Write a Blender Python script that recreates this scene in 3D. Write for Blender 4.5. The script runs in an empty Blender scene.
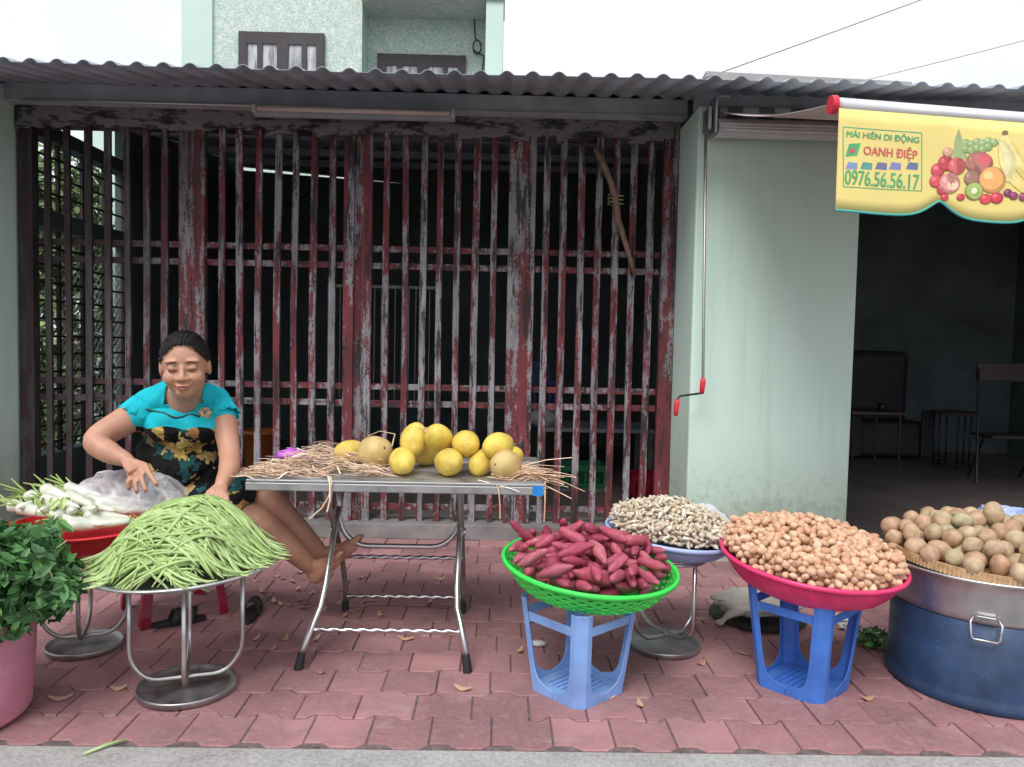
import bpy, bmesh, math, random
import numpy as np
from mathutils import Vector, Matrix, Euler, noise as mnoise
random.seed(7); np.random.seed(7)
R = math.radians
S = bpy.context.scene
COL = S.collection
# ------------------------------------------------------------------ camera
FPX = 769.0; CH = 1.28
cd = bpy.data.cameras.new('camera'); cam = bpy.data.objects.new('camera', cd); COL.objects.link(cam)
cd.sensor_width = 36; cd.lens = 36*FPX/1024; cd.clip_start = .05; cd.clip_end = 3000
CR = (Matrix.Rotation(R(-1.0), 3, 'Z') @ Matrix.Rotation(R(90-2.9), 3, 'X') @ Matrix.Rotation(R(1.2), 3, 'Z'))
cam.matrix_world = Matrix.Translation((0, 0, CH)) @ CR.to_4x4()
S.camera = cam
def ray(px, py): return CR @ Vector(((px-512)/FPX, (383.5-py)/FPX, -1))
def P(px, py, Y):            # the point seen at a pixel on the plane at depth Y
    d = ray(px, py); return Vector((0, 0, CH)) + d*(Y/d.y)
def G(px, py, Z=0.0):        # the point seen at a pixel on the height Z
    d = ray(px, py); return Vector((0, 0, CH)) + d*((Z-CH)/d.z)
# ------------------------------------------------------------------ sky and sun
W = bpy.data.worlds.new('World'); S.world = W; W.use_nodes = True
nt = W.node_tree; N = nt.nodes; L = nt.links
bgn = N['Background']; bgn.inputs['Strength'].default_value = 0.11
sky = N.new('ShaderNodeTexSky'); sky.sky_type = 'NISHITA'; sky.sun_disc = False
sky.sun_elevation = R(52); sky.sun_rotation = R(200); sky.dust_density = 4; sky.air_density = 1.2
tcn = N.new('ShaderNodeTexCoord'); nz = N.new('ShaderNodeTexNoise'); nz.inputs['Scale'].default_value = 1.6; nz.inputs['Detail'].default_value = 6
L.new(tcn.outputs['Generated'], nz.inputs['Vector'])
cr = N.new('ShaderNodeValToRGB'); cr.color_ramp.elements[0].position = .25; cr.color_ramp.elements[0].color = (.8, .8, .8, 1)
cr.color_ramp.elements[1].position = .6; cr.color_ramp.elements[1].color = (1, 1, 1, 1); L.new(nz.outputs['Fac'], cr.inputs['Fac'])
cl = N.new('ShaderNodeValToRGB'); cl.color_ramp.elements[0].position = .3; cl.color_ramp.elements[0].color = (.69, .70, .79, 1)
cl.color_ramp.elements[1].position = .7; cl.color_ramp.elements[1].color = (.79, .82, .87, 1); L.new(nz.outputs['Fac'], cl.inputs['Fac'])
vs = N.new('ShaderNodeVectorMath'); vs.operation = 'SCALE'; vs.inputs['Scale'].default_value = 6.5; L.new(cl.outputs[0], vs.inputs[0])
mx = N.new('ShaderNodeMixRGB'); L.new(cr.outputs[0], mx.inputs['Fac']); L.new(sky.outputs[0], mx.inputs[1]); L.new(vs.outputs[0], mx.inputs[2])
L.new(mx.outputs[0], bgn.inputs['Color'])
sd = bpy.data.lights.new('sun', 'SUN'); sun = bpy.data.objects.new('sun', sd); COL.objects.link(sun)
sd.energy = 1.4; sd.angle = R(30); sd.color = (1, .97, .93)
sun.rotation_euler = (R(38), 0, R(-20))
sun.location = (0, -5, 8)
S.view_settings.view_transform = 'Standard'; S.view_settings.look = 'None'; S.view_settings.exposure = 0.90; S.view_settings.gamma = 1
S.view_settings.use_curve_mapping = False
# ------------------------------------------------------------------ materials
def srgb(r, g, b): return tuple(((c/255)/12.92 if c/255 <= .04045 else ((c/255+.055)/1.055)**2.4) for c in (r, g, b)) + (1,)
class NT:
    def __init__(s, name, rough=.6, metal=0, spec=.5):
        s.m = bpy.data.materials.new(name); s.m.use_nodes = True; s.n = s.m.node_tree.nodes; s.l = s.m.node_tree.links
        s.b = s.n['Principled BSDF']; s.b.inputs['Roughness'].default_value = rough; s.b.inputs['Metallic'].default_value = metal
        s.b.inputs['Specular IOR Level'].default_value = spec
        s.geo = None; s.tc = None
    def pos(s, scale=(1, 1, 1), world=True):
        if world:
            if not s.geo: s.geo = s.n.new('ShaderNodeNewGeometry')
            o = s.geo.outputs['Position']
        else:
            if not s.tc: s.tc = s.n.new('ShaderNodeTexCoord')
            o = s.tc.outputs['Object']
        m = s.n.new('ShaderNodeMapping'); m.inputs['Scale'].default_value = scale; s.l.new(o, m.inputs['Vector']); return m.outputs[0]
    def noise(s, vec, scale, detail=4, rough=.55, dist=0):
        t = s.n.new('ShaderNodeTexNoise'); t.inputs['Scale'].default_value = scale; t.inputs['Detail'].default_value = detail
        t.inputs['Roughness'].default_value = rough; t.inputs['Distortion'].default_value = dist
        s.l.new(vec, t.inputs['Vector']); return t
    def ramp(s, fac, els, const=False):
        r = s.n.new('ShaderNodeValToRGB'); e = r.color_ramp.elements
        if const: r.color_ramp.interpolation = 'CONSTANT'
        while len(e) < len(els): e.new(.5)
        for x, (p, c) in zip(e, els): x.position = p; x.color = c if len(c) == 4 else tuple(c)+(1,)
        s.l.new(fac, r.inputs['Fac']); return r.outputs[0]
    def mix(s, fac, a, b, mode='MIX'):
        m = s.n.new('ShaderNodeMixRGB'); m.blend_type = mode
        for i, v in ((0, fac), (1, a), (2, b)):
            if hasattr(v, 'is_linked') or hasattr(v, 'links'): s.l.new(v, m.inputs[i])
            elif i == 0: m.inputs[0].default_value = v
            else: m.inputs[i].default_value = v if len(v) == 4 else tuple(v)+(1,)
        return m.outputs[0]
    def math(s, op, a, b=None):
        m = s.n.new('ShaderNodeMath'); m.operation = op
        for i, v in ((0, a), (1, b)):
            if v is None: continue
            if isinstance(v, (int, float)): m.inputs[i].default_value = v
            else: s.l.new(v, m.inputs[i])
        return m.outputs[0]
    def color(s, o):
        if isinstance(o, tuple): s.b.inputs['Base Color'].default_value = o
        else: s.l.new(o, s.b.inputs['Base Color'])
        return s
    def bump(s, h, strength=.3, dist=.01):
        b = s.n.new('ShaderNodeBump'); b.inputs['Strength'].default_value = strength; b.inputs['Distance'].default_value = dist
        s.l.new(h, b.inputs['Height']); s.l.new(b.outputs[0], s.b.inputs['Normal']); return s
    def rnd(s):
        o = s.n.new('ShaderNodeObjectInfo'); return o.outputs['Random']
def sc(c, k): return (c[0]*k, c[1]*k, c[2]*k, 1)
def vary(name, c, amt=.18, scale=12, rough=.6, metal=0, bump=.15, world=False, objvar=0, spec=.5, bs=None):
    t = NT(name, rough, metal, spec); v = t.pos(world=world); n = t.noise(v, scale)
    col = t.ramp(n.outputs['Fac'], [(.3, sc(c, 1-amt)), (.7, sc(c, 1+amt))])
    if objvar:
        col = t.mix(1, col, t.ramp(t.rnd(), [(0, (1-objvar,)*3), (1, (1,)*3)]), 'MULTIPLY')
    t.color(col)
    if bump: n2 = t.noise(v, bs or scale*5, 3); t.bump(n2.outputs['Fac'], bump, .004)
    return t.m
M = {}
M['mint'] = None
t = NT('painted_wall', .85); v = t.pos()
n = t.noise(v, .9, 5); n2 = t.noise(t.pos((3, 3, .5)), 3, 5, .65); sep = t.n.new('ShaderNodeSeparateXYZ'); t.l.new(t.geo.outputs['Position'], sep.inputs[0])
c = t.ramp(n.outputs['Fac'], [(.3, (.58, .77, .67)), (.7, (.63, .82, .73))])
c = t.mix(.22, c, t.ramp(n2.outputs['Fac'], [(.35, (.52, .69, .60)), (.6, (.64, .83, .74))]))
low = t.math('ADD', sep.outputs['Z'], t.math('MULTIPLY', n2.outputs['Fac'], -.5))
c = t.mix(t.ramp(low, [(0.0, (.6,)*3), (.15, (.25,)*3), (.55, (0, 0, 0))]), c, (.24, .29, .19, 1))
drip = t.noise(t.pos((7, 7, .35)), 1.0, 5, .6); c = t.mix(t.ramp(drip.outputs['Fac'], [(.58, (0, 0, 0)), (.74, (.30,)*3)]), c, (.33, .42, .35, 1))
spl = t.noise(t.pos((5, 5, 5)), 3.2, 6, .8); lowb = t.ramp(sep.outputs['Z'], [(.25, (1, 1, 1)), (.62, (0, 0, 0))]); c = t.mix(t.math('MULTIPLY', lowb, t.ramp(spl.outputs['Fac'], [(.48, (0, 0, 0)), (.62, (.55,)*3)])), c, (.22, .25, .17, 1))
sc2_ = t.noise(t.pos((2, 2, 9)), 4, 6, .75, 1.2); c = t.mix(t.ramp(sc2_.outputs['Fac'], [(.68, (0, 0, 0)), (.71, (.35,)*3), (.73, (0, 0, 0))]), c, (.30, .36, .31, 1))
t.color(c); n3 = t.noise(v, 60, 4); t.bump(n3.outputs['Fac'], .2, .005); M['mint'] = t.m
# peeling painted steel of the grille
def grille_mat(name, red=.5, sx=16.0, zs=1.3):
    """grey undercoat, dull red top coat in long worn patches, black grime and chips"""
    t = NT(name, .75); long_ = t.noise(t.pos((sx, 6, zs)), 1.0, 3, .6); mid = t.noise(t.pos((22, 14, 9)), 1.0, 6, .75)
    chip = t.noise(t.pos((70, 60, 34)), 1.3, 5, .75); streak = t.noise(t.pos((90, 40, 5)), 1.0, 4, .65); tone = t.noise(t.pos((9, 9, 3)), 1.0, 4, .6)
    def mad(a, k, b): return t.math('ADD', t.math('MULTIPLY', t.math('SUBTRACT', a.outputs['Fac'], .5), k), b)
    m1 = mad(chip, .42, mad(mid, .60, mad(long_, 1.0, .5)))
    grey = t.ramp(tone.outputs['Fac'], [(.3, (.15, .145, .155)), (.7, (.34, .335, .355))]); redc = t.ramp(tone.outputs['Fac'], [(.3, (.085, .022, .026)), (.7, (.21, .036, .046))])
    c = t.mix(t.ramp(m1, [(.50+red-.03, (1, 1, 1)), (.50+red+.03, (0, 0, 0))]), grey, redc)
    long2 = t.noise(t.pos((sx*.8, 5, zs*1.4)), 1.7, 4, .65); m2 = mad(streak, .45, mad(chip, .40, mad(long2, 1.0, .5)))
    c = t.mix(t.ramp(m2, [(.40, (.93,)*3), (.47, (0, 0, 0))]), c, (.020, .015, .016, 1))
    c = t.mix(t.ramp(chip.outputs['Fac'], [(.60, (0, 0, 0)), (.66, (.75,)*3)]), c, (.03, .024, .025, 1))
    sp = t.n.new('ShaderNodeSeparateXYZ'); t.l.new(t.geo.outputs['Position'], sp.inputs[0]); soot_n = t.noise(t.pos((1.2, 1, 1.0)), 1.1, 4, .6)
    soot = t.ramp(t.math('ADD', t.math('MULTIPLY', sp.outputs['X'], -.25), t.math('MULTIPLY', soot_n.outputs['Fac'], .5)), [(.66, (0, 0, 0)), (.88, (.88,)*3)])
    c = t.mix(soot, c, (.022, .017, .018, 1)); t.color(c); t.bump(chip.outputs['Fac'], .5, .004); return t.m
M['grille'] = grille_mat('peeling_painted_steel', -.01); M['grille_post'] = grille_mat('peeling_painted_post', .01, 11, .8)
M['rail'] = grille_mat('peeling_painted_rail', .03, 5, 6)
t = NT('peeling_plaster', .9); v = t.pos((2, 2, 6)); n = t.noise(v, 2.2, 6, .7)
t.color(t.ramp(n.outputs['Fac'], [(.40, (.03, .03, .034)), (.47, (.08, .078, .085)), (.5, (.22, .21, .22)), (.75, (.17, .165, .175))])); t.bump(n.outputs['Fac'], .6, .01); M['lintel'] = t.m
M['beam'] = vary('dull_grey_beam', (.40, .44, .49), .2, 5, .75)
M['roof'] = vary('weathered_roof_sheet', (.32, .38, .44), .25, 3, .75, bump=.1)
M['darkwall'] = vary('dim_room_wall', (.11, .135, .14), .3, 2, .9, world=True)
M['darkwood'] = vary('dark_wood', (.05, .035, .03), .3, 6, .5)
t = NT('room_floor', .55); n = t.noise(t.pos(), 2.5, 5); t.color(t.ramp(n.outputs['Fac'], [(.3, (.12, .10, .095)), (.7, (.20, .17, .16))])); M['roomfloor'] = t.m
t = NT('concrete_kerb', .9); v = t.pos(); n = t.noise(v, 4, 6, .65); n2 = t.noise(v, 70, 4, .7)
c = t.ramp(n.outputs['Fac'], [(.3, (.26, .25, .245)), (.5, (.36, .35, .34)), (.72, (.44, .43, .42))])
c = t.mix(.35, c, t.ramp(n2.outputs['Fac'], [(.35, (.14, .135, .13)), (.6, (.5, .49, .47))])); t.color(c); t.bump(n2.outputs['Fac'], .5, .006); M['kerb'] = t.m
t = NT('old_grey_grout', .95); v = t.pos(); n = t.noise(v, 30, 5, .7); t.color(t.ramp(n.outputs['Fac'], [(.35, (.09, .062, .062)), (.65, (.20, .15, .15))])); t.bump(n.outputs['Fac'], .5, .006); M['grout'] = t.m
M['plinth'] = vary('grey_plinth', (.20, .19, .19), .35, 5, .9, world=True)
# pavers
t = NT('red_paver', .8); v = t.pos(); at = t.n.new('ShaderNodeAttribute'); at.attribute_name = 'tint'
n = t.noise(v, 2.2, 6, .65); n2 = t.noise(v, 45, 4, .7)
c = t.ramp(at.outputs['Fac'], [(0, (.31, .150, .158)), (.5, (.375, .184, .192)), (1, (.44, .222, .228))])
c = t.mix(t.ramp(n.outputs['Fac'], [(.36, (.62,)*3), (.60, (0, 0, 0))]), c, (.16, .085, .088, 1))
st_ = t.noise(t.pos((3, 5, 1)), 2.3, 7, .75, .6); c = t.mix(t.ramp(st_.outputs['Fac'], [(.56, (0, 0, 0)), (.66, (.40,)*3)]), c, (.42, .30, .30, 1)); c = t.mix(t.ramp(st_.outputs['Fac'], [(.30, (.6,)*3), (.38, (0, 0, 0))]), c, (.10, .06, .06, 1))
c = t.mix(t.ramp(n2.outputs['Fac'], [(.45, (0, 0, 0)), (.8, (.35,)*3)]), c, (.45, .33, .33, 1))
t.color(c); t.bump(n2.outputs['Fac'], .25, .003); M['paver'] = t.m
def steel(name, c=.55, rough=.25, sc_=8):
    t = NT(name, rough, 1); n = t.noise(t.pos(world=False), sc_, 4, .6)
    t.color(t.ramp(n.outputs['Fac'], [(.3, (c*.8,)*3), (.7, (c*1.1,)*3)])); t.l.new(t.ramp(n.outputs['Fac'], [(.3, (rough*.8,)*3), (.75, (min(1, rough*1.7),)*3)]), t.b.inputs['Roughness']); return t.m
M['steel'] = steel('stainless_steel', .62, .28); M['steel_tray'] = steel('brushed_steel_tray', .62, .38); M['steel_top'] = steel('worn_steel_top', .45, .5); M['dull_steel'] = steel('dull_steel', .42, .42)
def plastic(name, c, rough=.38, amt=.12, sc_=6, sss=0, **k): return vary(name, c, amt, sc_, rough, 0, .08, **k)
def worn(name, c, rough=.45, amt=.18, scuff=.30):
    t = NT(name, rough); v = t.pos(); n = t.noise(v, 7, 4); f = t.noise(t.pos((30, 30, 90)), 1.6, 5, .75, .8); g = t.noise(t.pos((9, 9, 14)), 1.5, 6, .75)
    col = t.ramp(n.outputs['Fac'], [(.3, sc(c, 1-amt)), (.7, sc(c, 1+amt))]); pale = tuple(.45*x+.30 for x in c[:3])
    col = t.mix(t.ramp(f.outputs['Fac'], [(.60, (0, 0, 0)), (.70, (scuff,)*3)]), col, pale); col = t.mix(t.ramp(g.outputs['Fac'], [(.58, (0, 0, 0)), (.72, (.38,)*3)]), col, tuple(.25*x+.045 for x in c[:3]))
    t.color(col); t.l.new(t.ramp(g.outputs['Fac'], [(.3, (rough*.8,)*3), (.7, (min(1, rough*1.6),)*3)]), t.b.inputs['Roughness']); t.bump(f.outputs['Fac'], .12, .003); return t.m
M['blue_fade'] = worn('faded_scuffed_blue_plastic', (.21, .36, .70), .5, .2, .45); M['blue'] = worn('scuffed_blue_plastic', (.055, .18, .60)); M['pinkbucket'] = worn('scuffed_pink_plastic', (.62, .25, .34), .5); M['navy'] = worn('scuffed_blue_enamel', (.020, .052, .125), .4, .35, .22)
M['green_pl'] = plastic('bright_green_plastic', (.05, .80, .10), .35); M['pink_pl'] = plastic('hot_pink_plastic', (.80, .045, .17), .35, .2, 14)
M['paleblue_pl'] = plastic('pale_blue_plastic', (.42, .52, .86)); M['red_pl'] = plastic('red_plastic', (.72, .03, .035), .35)
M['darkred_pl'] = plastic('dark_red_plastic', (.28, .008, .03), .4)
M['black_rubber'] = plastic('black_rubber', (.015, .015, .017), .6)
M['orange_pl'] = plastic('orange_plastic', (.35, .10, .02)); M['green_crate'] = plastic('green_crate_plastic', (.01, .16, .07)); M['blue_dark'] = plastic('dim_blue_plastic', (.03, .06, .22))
M['tape'] = plastic('blue_tape', (.02, .22, .62)); M['magenta'] = plastic('magenta_film', (.55, .14, .65), .35)
M['white'] = vary('white_cloth', (.6, .6, .58), .15, 8, .8)
M['redplas'] = plastic('red_handle', (.70, .03, .05), .35)
M['alu'] = steel('aluminium', .7, .4, 3); M['alup'] = vary('pale_painted_metal', (.74, .74, .78), .1, 6, .4, .35)
# produce
def produce(name, cols, rough=.6, scale=25, bump=.2, streak=None, spot=None):
    t = NT(name, rough); r = t.rnd(); n = len(cols)
    c = t.ramp(r, [(i/(max(1, n-1)), cc) for i, cc in enumerate(cols)])
    v = t.pos(streak or (1, 1, 1), world=False); nn = t.noise(v, scale, 4, .65)
    c = t.mix(1, c, t.ramp(nn.outputs['Fac'], [(.3, (.62,)*3), (.7, (1.15,)*3)]), 'MULTIPLY')
    if spot: c = t.mix(t.ramp(nn.outputs['Fac'], [(.60, (0, 0, 0)), (.72, (.8,)*3)]), c, spot)
    t.color(c); t.bump(nn.outputs['Fac'], bump, .003); return t.m
M['sweet'] = produce('purple_red_skin', [(.40, .055, .10), (.50, .10, .15), (.33, .04, .085), (.56, .15, .20)], .6, 18, .5, (1, 1, 3), (.48, .27, .24, 1))
M['peanut'] = produce('pinkish_tan_shell', [(.68, .38, .23), (.76, .48, .31), (.58, .32, .19), (.80, .55, .38), (.70, .44, .28)], .65, 60, .3)
M['pod'] = produce('pale_beige_shell', [(.66, .55, .40), (.78, .68, .52), (.50, .40, .28), (.84, .78, .66), (.60, .50, .38)], .75, 60, .5)
M['sapo'] = produce('tan_fruit_skin', [(.50, .29, .18), (.50, .37, .22), (.56, .34, .22), (.45, .39, .23), (.54, .40, .25), (.50, .31, .21)], .6, 22, .2)
M['melon'] = produce('yellow_melon_skin', [(.82, .56, .08), (.84, .63, .12), (.72, .50, .10), (.80, .60, .10)], .55, 13, .25, None, (.50, .36, .12, 1))
M['melon_brown'] = produce('brownish_melon_skin', [(.62, .48, .20), (.60, .42, .16)], .6, 9, .2, None, (.50, .42, .30, 1))
M['bean'] = produce('pale_green_bean', [(.36, .51, .17), (.46, .62, .24), (.29, .43, .12), (.52, .67, .30), (.40, .55, .20)], .45, 12, .1)
M['radish'] = produce('white_radish', [(.80, .80, .70), (.72, .76, .62)], .45, 12, .1)
M['radish_leaf'] = produce('light_green_stem', [(.30, .45, .10), (.42, .55, .20)], .5, 12, .1)
def leafmat(name, a, b):
    t = NT(name, .42); g = t.n.new('ShaderNodeNewGeometry'); c = t.ramp(g.outputs['Random Per Island'], [(0, a), (.7, b), (.93, tuple(x*1.6 for x in b)), (1, tuple(min(1, x*2.3) for x in b))]); t.color(c); return t.m
M['leaf'] = leafmat('green_leaf', (.030, .095, .028), (.09, .225, .07)); M['bush'] = leafmat('bush_leaf', (.06, .11, .04), (.17, .24, .10))
M['stem'] = vary('pale_stem', (.45, .45, .22), .2, 20)
M['straw'] = leafmat('dry_straw', (.60, .39, .25), (.74, .56, .40)); M['twig'] = vary('dry_brown_twig', (.20, .12, .09), .4, 20)
t = NT('bamboo_weave', .7); v = t.pos(world=False); n = t.noise(v, 40, 3); t.color(t.ramp(n.outputs['Fac'], [(.3, (.40, .24, .11)), (.7, (.62, .42, .24))])); M['bamboo'] = t.m
# clear film
def film(name, c, a):
    t = NT(name, .25); n = t.noise(t.pos(world=False), 14, 4, .6, 1.5); t.color(c)
    t.l.new(t.ramp(n.outputs['Fac'], [(.35, (a*.75,)*3), (.65, (min(1, a*1.5),)*3)]), t.b.inputs['Alpha']); return t.m
M['bag'] = film('milky_plastic_bag', (.78, .78, .82, 1), .42)
# skin
t = NT('warm_skin', .5); n = t.noise(t.pos(), 9, 5); n2 = t.noise(t.pos(), 55, 4, .7); c = t.ramp(n.outputs['Fac'], [(.3, (.43, .205, .135)), (.55, (.52, .275, .185)), (.75, (.56, .28, .20))]); c = t.mix(t.ramp(n2.outputs['Fac'], [(.58, (0, 0, 0)), (.72, (.35,)*3)]), c, (.36, .16, .10, 1)); t.color(c); t.b.inputs['Subsurface Weight'].default_value = .12
t.b.inputs['Subsurface Radius'].default_value = (.02, .008, .004); t.bump(t.noise(t.pos(), 120, 3).outputs['Fac'], .05, .002); M['skin'] = t.m
M['hair'] = vary('black_hair', (.010, .008, .008), .3, 30, .55, bump=.5, bs=200, spec=.3)
M['lip'] = vary('lip', (.36, .13, .11), .1, 30, .45); M['brow'] = vary('brow_hair', (.035, .02, .016), .1, 30, .7)
# ------------------------------------------------------------------ mesh building
MAT = {}   # object name -> world matrix
class MB:
    def __init__(s): s.v = []; s.f = []
    def add(s, vs, fs, mtx=None):
        b = len(s.v); s.v += [(mtx @ Vector(x)) if mtx is not None else Vector(x) for x in vs]
        s.f += [tuple(b+i for i in f) for f in fs]; return s
    def box(s, x0, x1, y0, y1, z0, z1, mtx=None):
        vs = [(x, y, z) for z in (z0, z1) for y in (y0, y1) for x in (x0, x1)]
        return s.add(vs, [(0, 2, 3, 1), (4, 5, 7, 6), (0, 1, 5, 4), (2, 6, 7, 3), (0, 4, 6, 2), (1, 3, 7, 5)], mtx)
    def tube(s, pts, r, n=8, closed=False, cap=True, flat=1.0, mtx=None):
        pts = [Vector(p) for p in pts]; k = len(pts); rs = r if isinstance(r, (list, tuple)) else [r]*k
        vs = []; up = None
        for i, p in enumerate(pts):
            if closed: t = pts[(i+1) % k]-pts[i-1]
            else: t = pts[min(i+1, k-1)]-pts[max(i-1, 0)]
            if t.length < 1e-9: t = Vector((0, 0, 1))
            t.normalize()
            if up is None:
                up = Vector((0, 0, 1)) if abs(t.z) < .9 else Vector((0, 1, 0))
            a = t.cross(up)
            if a.length < 1e-6: a = t.orthogonal()
            a.normalize(); b = a.cross(t).normalized(); up = b
            for j in range(n):
                an = 2*math.pi*j/n; vs.append(p+a*math.cos(an)*rs[i]+b*math.sin(an)*rs[i]*flat)
        fs = []
        for i in range(k if closed else k-1):
            for j in range(n):
                i2 = (i+1) % k; fs.append((i*n+j, i*n+(j+1) % n, i2*n+(j+1) % n, i2*n+j))
        if cap and not closed: fs += [tuple(range(n))[::-1], tuple((k-1)*n+j for j in range(n))]
        return s.add(vs, fs, mtx)
    def lathe(s, prof, n=48, c=(0, 0, 0), cap0=False, cap1=False, mtx=None):
        vs = []; k = len(prof)
        for r, z in prof:
            for j in range(n):
                a = 2*math.pi*j/n; vs.append((c[0]+r*math.cos(a), c[1]+r*math.sin(a), c[2]+z))
        fs = [(i*n+j, i*n+(j+1) % n, (i+1)*n+(j+1) % n, (i+1)*n+j) for i in range(k-1) for j in range(n)]
        if cap0: fs.append(tuple(range(n))[::-1])
        if cap1: fs.append(tuple((k-1)*n+j for j in range(n)))
        return s.add(vs, fs, mtx)
    def ell(s, c, r, n=16, m=10, mtx=None, amp=0, fr=3, seed=0):
        r = r if isinstance(r, (tuple, list)) else (r,)*3; vs = [];
        for i in range(1, m):
            th = math.pi*i/m
            for j in range(n):
                a = 2*math.pi*j/n; d = Vector((math.sin(th)*math.cos(a), math.sin(th)*math.sin(a), math.cos(th)))
                k = 1+amp*mnoise.noise(d*fr+Vector((seed, 0, seed)))
                vs.append((c[0]+d.x*r[0]*k, c[1]+d.y*r[1]*k, c[2]+d.z*r[2]*k))
        vs += [(c[0], c[1], c[2]+r[2]), (c[0], c[1], c[2]-r[2])]; q = (m-1)*n
        fs = [(i*n+j, (i+1)*n+j, (i+1)*n+(j+1) % n, i*n+(j+1) % n) for i in range(m-2) for j in range(n)]
        fs += [(q, j, (j+1) % n) for j in range(n)]+[(q+1, (m-2)*n+(j+1) % n, (m-2)*n+j) for j in range(n)]
        return s.add(vs, fs, mtx)
    def prism(s, pts, y0, y1, mtx=None):     # xz outline given thickness along y
        k = len(pts); vs = [(x, y0, z) for x, z in pts]+[(x, y1, z) for x, z in pts]
        fs = [tuple(range(k)), tuple(range(k, 2*k))[::-1]]+[(i, k+i, k+(i+1) % k, (i+1) % k) for i in range(k)]
        return s.add(vs, fs, mtx)
    def mesh(s, name, mat=None, smooth=False, inv=None):
        me = bpy.data.meshes.new(name); vs = [inv @ x for x in s.v] if inv is not None else s.v
        me.from_pydata([tuple(x) for x in vs], [], s.f); me.validate()
        if mat: me.materials.append(mat)
        if smooth: me.polygons.foreach_set('use_smooth', [True]*len(me.polygons))
        return me
    def build(s, name, mat, parent=None, smooth=False, solid=0, bevel=0, local=False, loc=None, fix=True):
        inv = None
        if not local:
            if parent is not None: inv = MAT[parent.name].inverted()
            elif loc is not None: inv = Matrix.Translation(loc).inverted()
        me = s.mesh(name, mat, smooth, inv)
        if fix:
            bm = bmesh.new(); bm.from_mesh(me); bmesh.ops.recalc_face_normals(bm, faces=bm.faces); bm.to_mesh(me); bm.free()
        o = bpy.data.objects.new(name, me); COL.objects.link(o)
        if parent is not None: o.parent = parent; MAT[o.name] = MAT[parent.name].copy()
        else:
            if loc is not None: o.location = loc
            MAT[o.name] = Matrix.Translation(loc) if loc is not None else Matrix()
        if solid: q = o.modifiers.new('solid', 'SOLIDIFY'); q.thickness = solid; q.offset = 0
        if bevel: q = o.modifiers.new('bevel', 'BEVEL'); q.width = bevel; q.segments = 2; q.limit_method = 'ANGLE'; q.angle_limit = R(40)
        return o
def tag(o, label=None, cat=None, group=None, kind=None):
    if label: o['label'] = label
    if cat: o['category'] = cat
    if group: o['group'] = group
    if kind: o['kind'] = kind
    return o
def struct(o, label, cat): return tag(o, label, cat, kind='structure')
def thing(name, label, cat, loc=(0, 0, 0), rot=None, group=None):
    o = bpy.data.objects.new(name, None); COL.objects.link(o); o.empty_display_size = .05
    m = Matrix.Translation(loc) @ (rot.to_4x4() if rot is not None else Matrix()); o.matrix_world = m; MAT[o.name] = m
    return tag(o, label, cat, group)
def rotm(rx=0, ry=0, rz=0): return Euler((R(rx), R(ry), R(rz))).to_matrix()
def arc(c, r, a0, a1, n, f): return [f(c[0]+r*math.cos(R(a0+(a1-a0)*i/n)), c[1]+r*math.sin(R(a0+(a1-a0)*i/n))) for i in range(n+1)]
# ================================================================== GROUND
YK = 2.375        # front edge of the paving
PH, PW, GAP = .186, .2, .0026
def wave(x):
    u = (x/PW) % 1.0; a = .0145
    return a if u < .30 else (a-(u-.30)/.15*2*a if u < .45 else (-a if u < .85 else -a+(u-.85)/.15*2*a))
mb = MB(); tint = []
for row in range(15):
    y0 = YK+.012+row*PH; off = (row % 2)*.5*PW+.03*math.sin(row*1.7)
    for i in range(-32, 36):
        xa = i*PW+off+GAP; xb = (i+1)*PW+off-GAP
        xs = sorted(set([xa, xb]+[k*PW+o*PW for k in range(i-1, i+3) for o in (0, .30, .45, .85) if xa+.004 < k*PW+o*PW < xb-.004]))
        ang = [Vector((x, y0+GAP+wave(x), 0)) for x in xs]+[Vector((x, y0+PH-GAP+wave(x), 0)) for x in reversed(xs)]
        if max(p.y for p in ang) > 5.0 and row > 13: continue
        cx = sum((p for p in ang), Vector())/len(ang); z = random.gauss(0, .0018); tx = random.gauss(0, .008); ty = random.gauss(0, .008)
        def H(p, dz): return (p.x, p.y, z+dz+(p.x-cx.x)*tx+(p.y-cx.y)*ty)
        k = len(ang); top = [H(cx+(p-cx)*.972, 0) for p in ang]; md = [H(p, -.0035) for p in ang]; bo = [H(p, -.022) for p in ang]
        fs = [tuple(range(k))]+[(j, k+j, k+(j+1) % k, (j+1) % k) for j in range(k)]+[(k+j, 2*k+j, 2*k+(j+1) % k, k+(j+1) % k) for j in range(k)]
        mb.add(top+md+bo, fs); r_ = random.random(); tint += [r_]*len(fs)
pv = mb.build('pavement', M['paver'], smooth=False, fix=True)
a_ = pv.data.attributes.new('tint', 'FLOAT', 'FACE'); a_.data.foreach_set('value', tint[:len(pv.data.polygons)])
struct(pv, 'worn red interlocking pavers with wavy joints between kerb and shopfront', 'pavement')
struct(MB().box(-9, 9, YK-.004, 5.2, -.2, -.006).build('pavement_bed', M['grout']), 'dark grout and soil showing between the red pavers', 'ground')
mb = MB(); xs = np.linspace(-9, 9, 61)
struct(MB().box(-9, 9, 1.9, YK-.004, -.25, -.003).build('kerb', M['kerb'], bevel=.006), 'pale grey concrete kerb in front of the red pavers', 'kerb')
t = NT('road_asphalt', .9); n = t.noise(t.pos(), 60, 4); t.color(t.ramp(n.outputs['Fac'], [(.3, (.05, .05, .052)), (.7, (.09, .09, .09))])); M['asphalt'] = t.m
struct(MB().box(-60, 60, -7, 1.9, -.4, -.15).build('road', M['asphalt']), 'grey asphalt road in front of the kerb', 'road')
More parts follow.
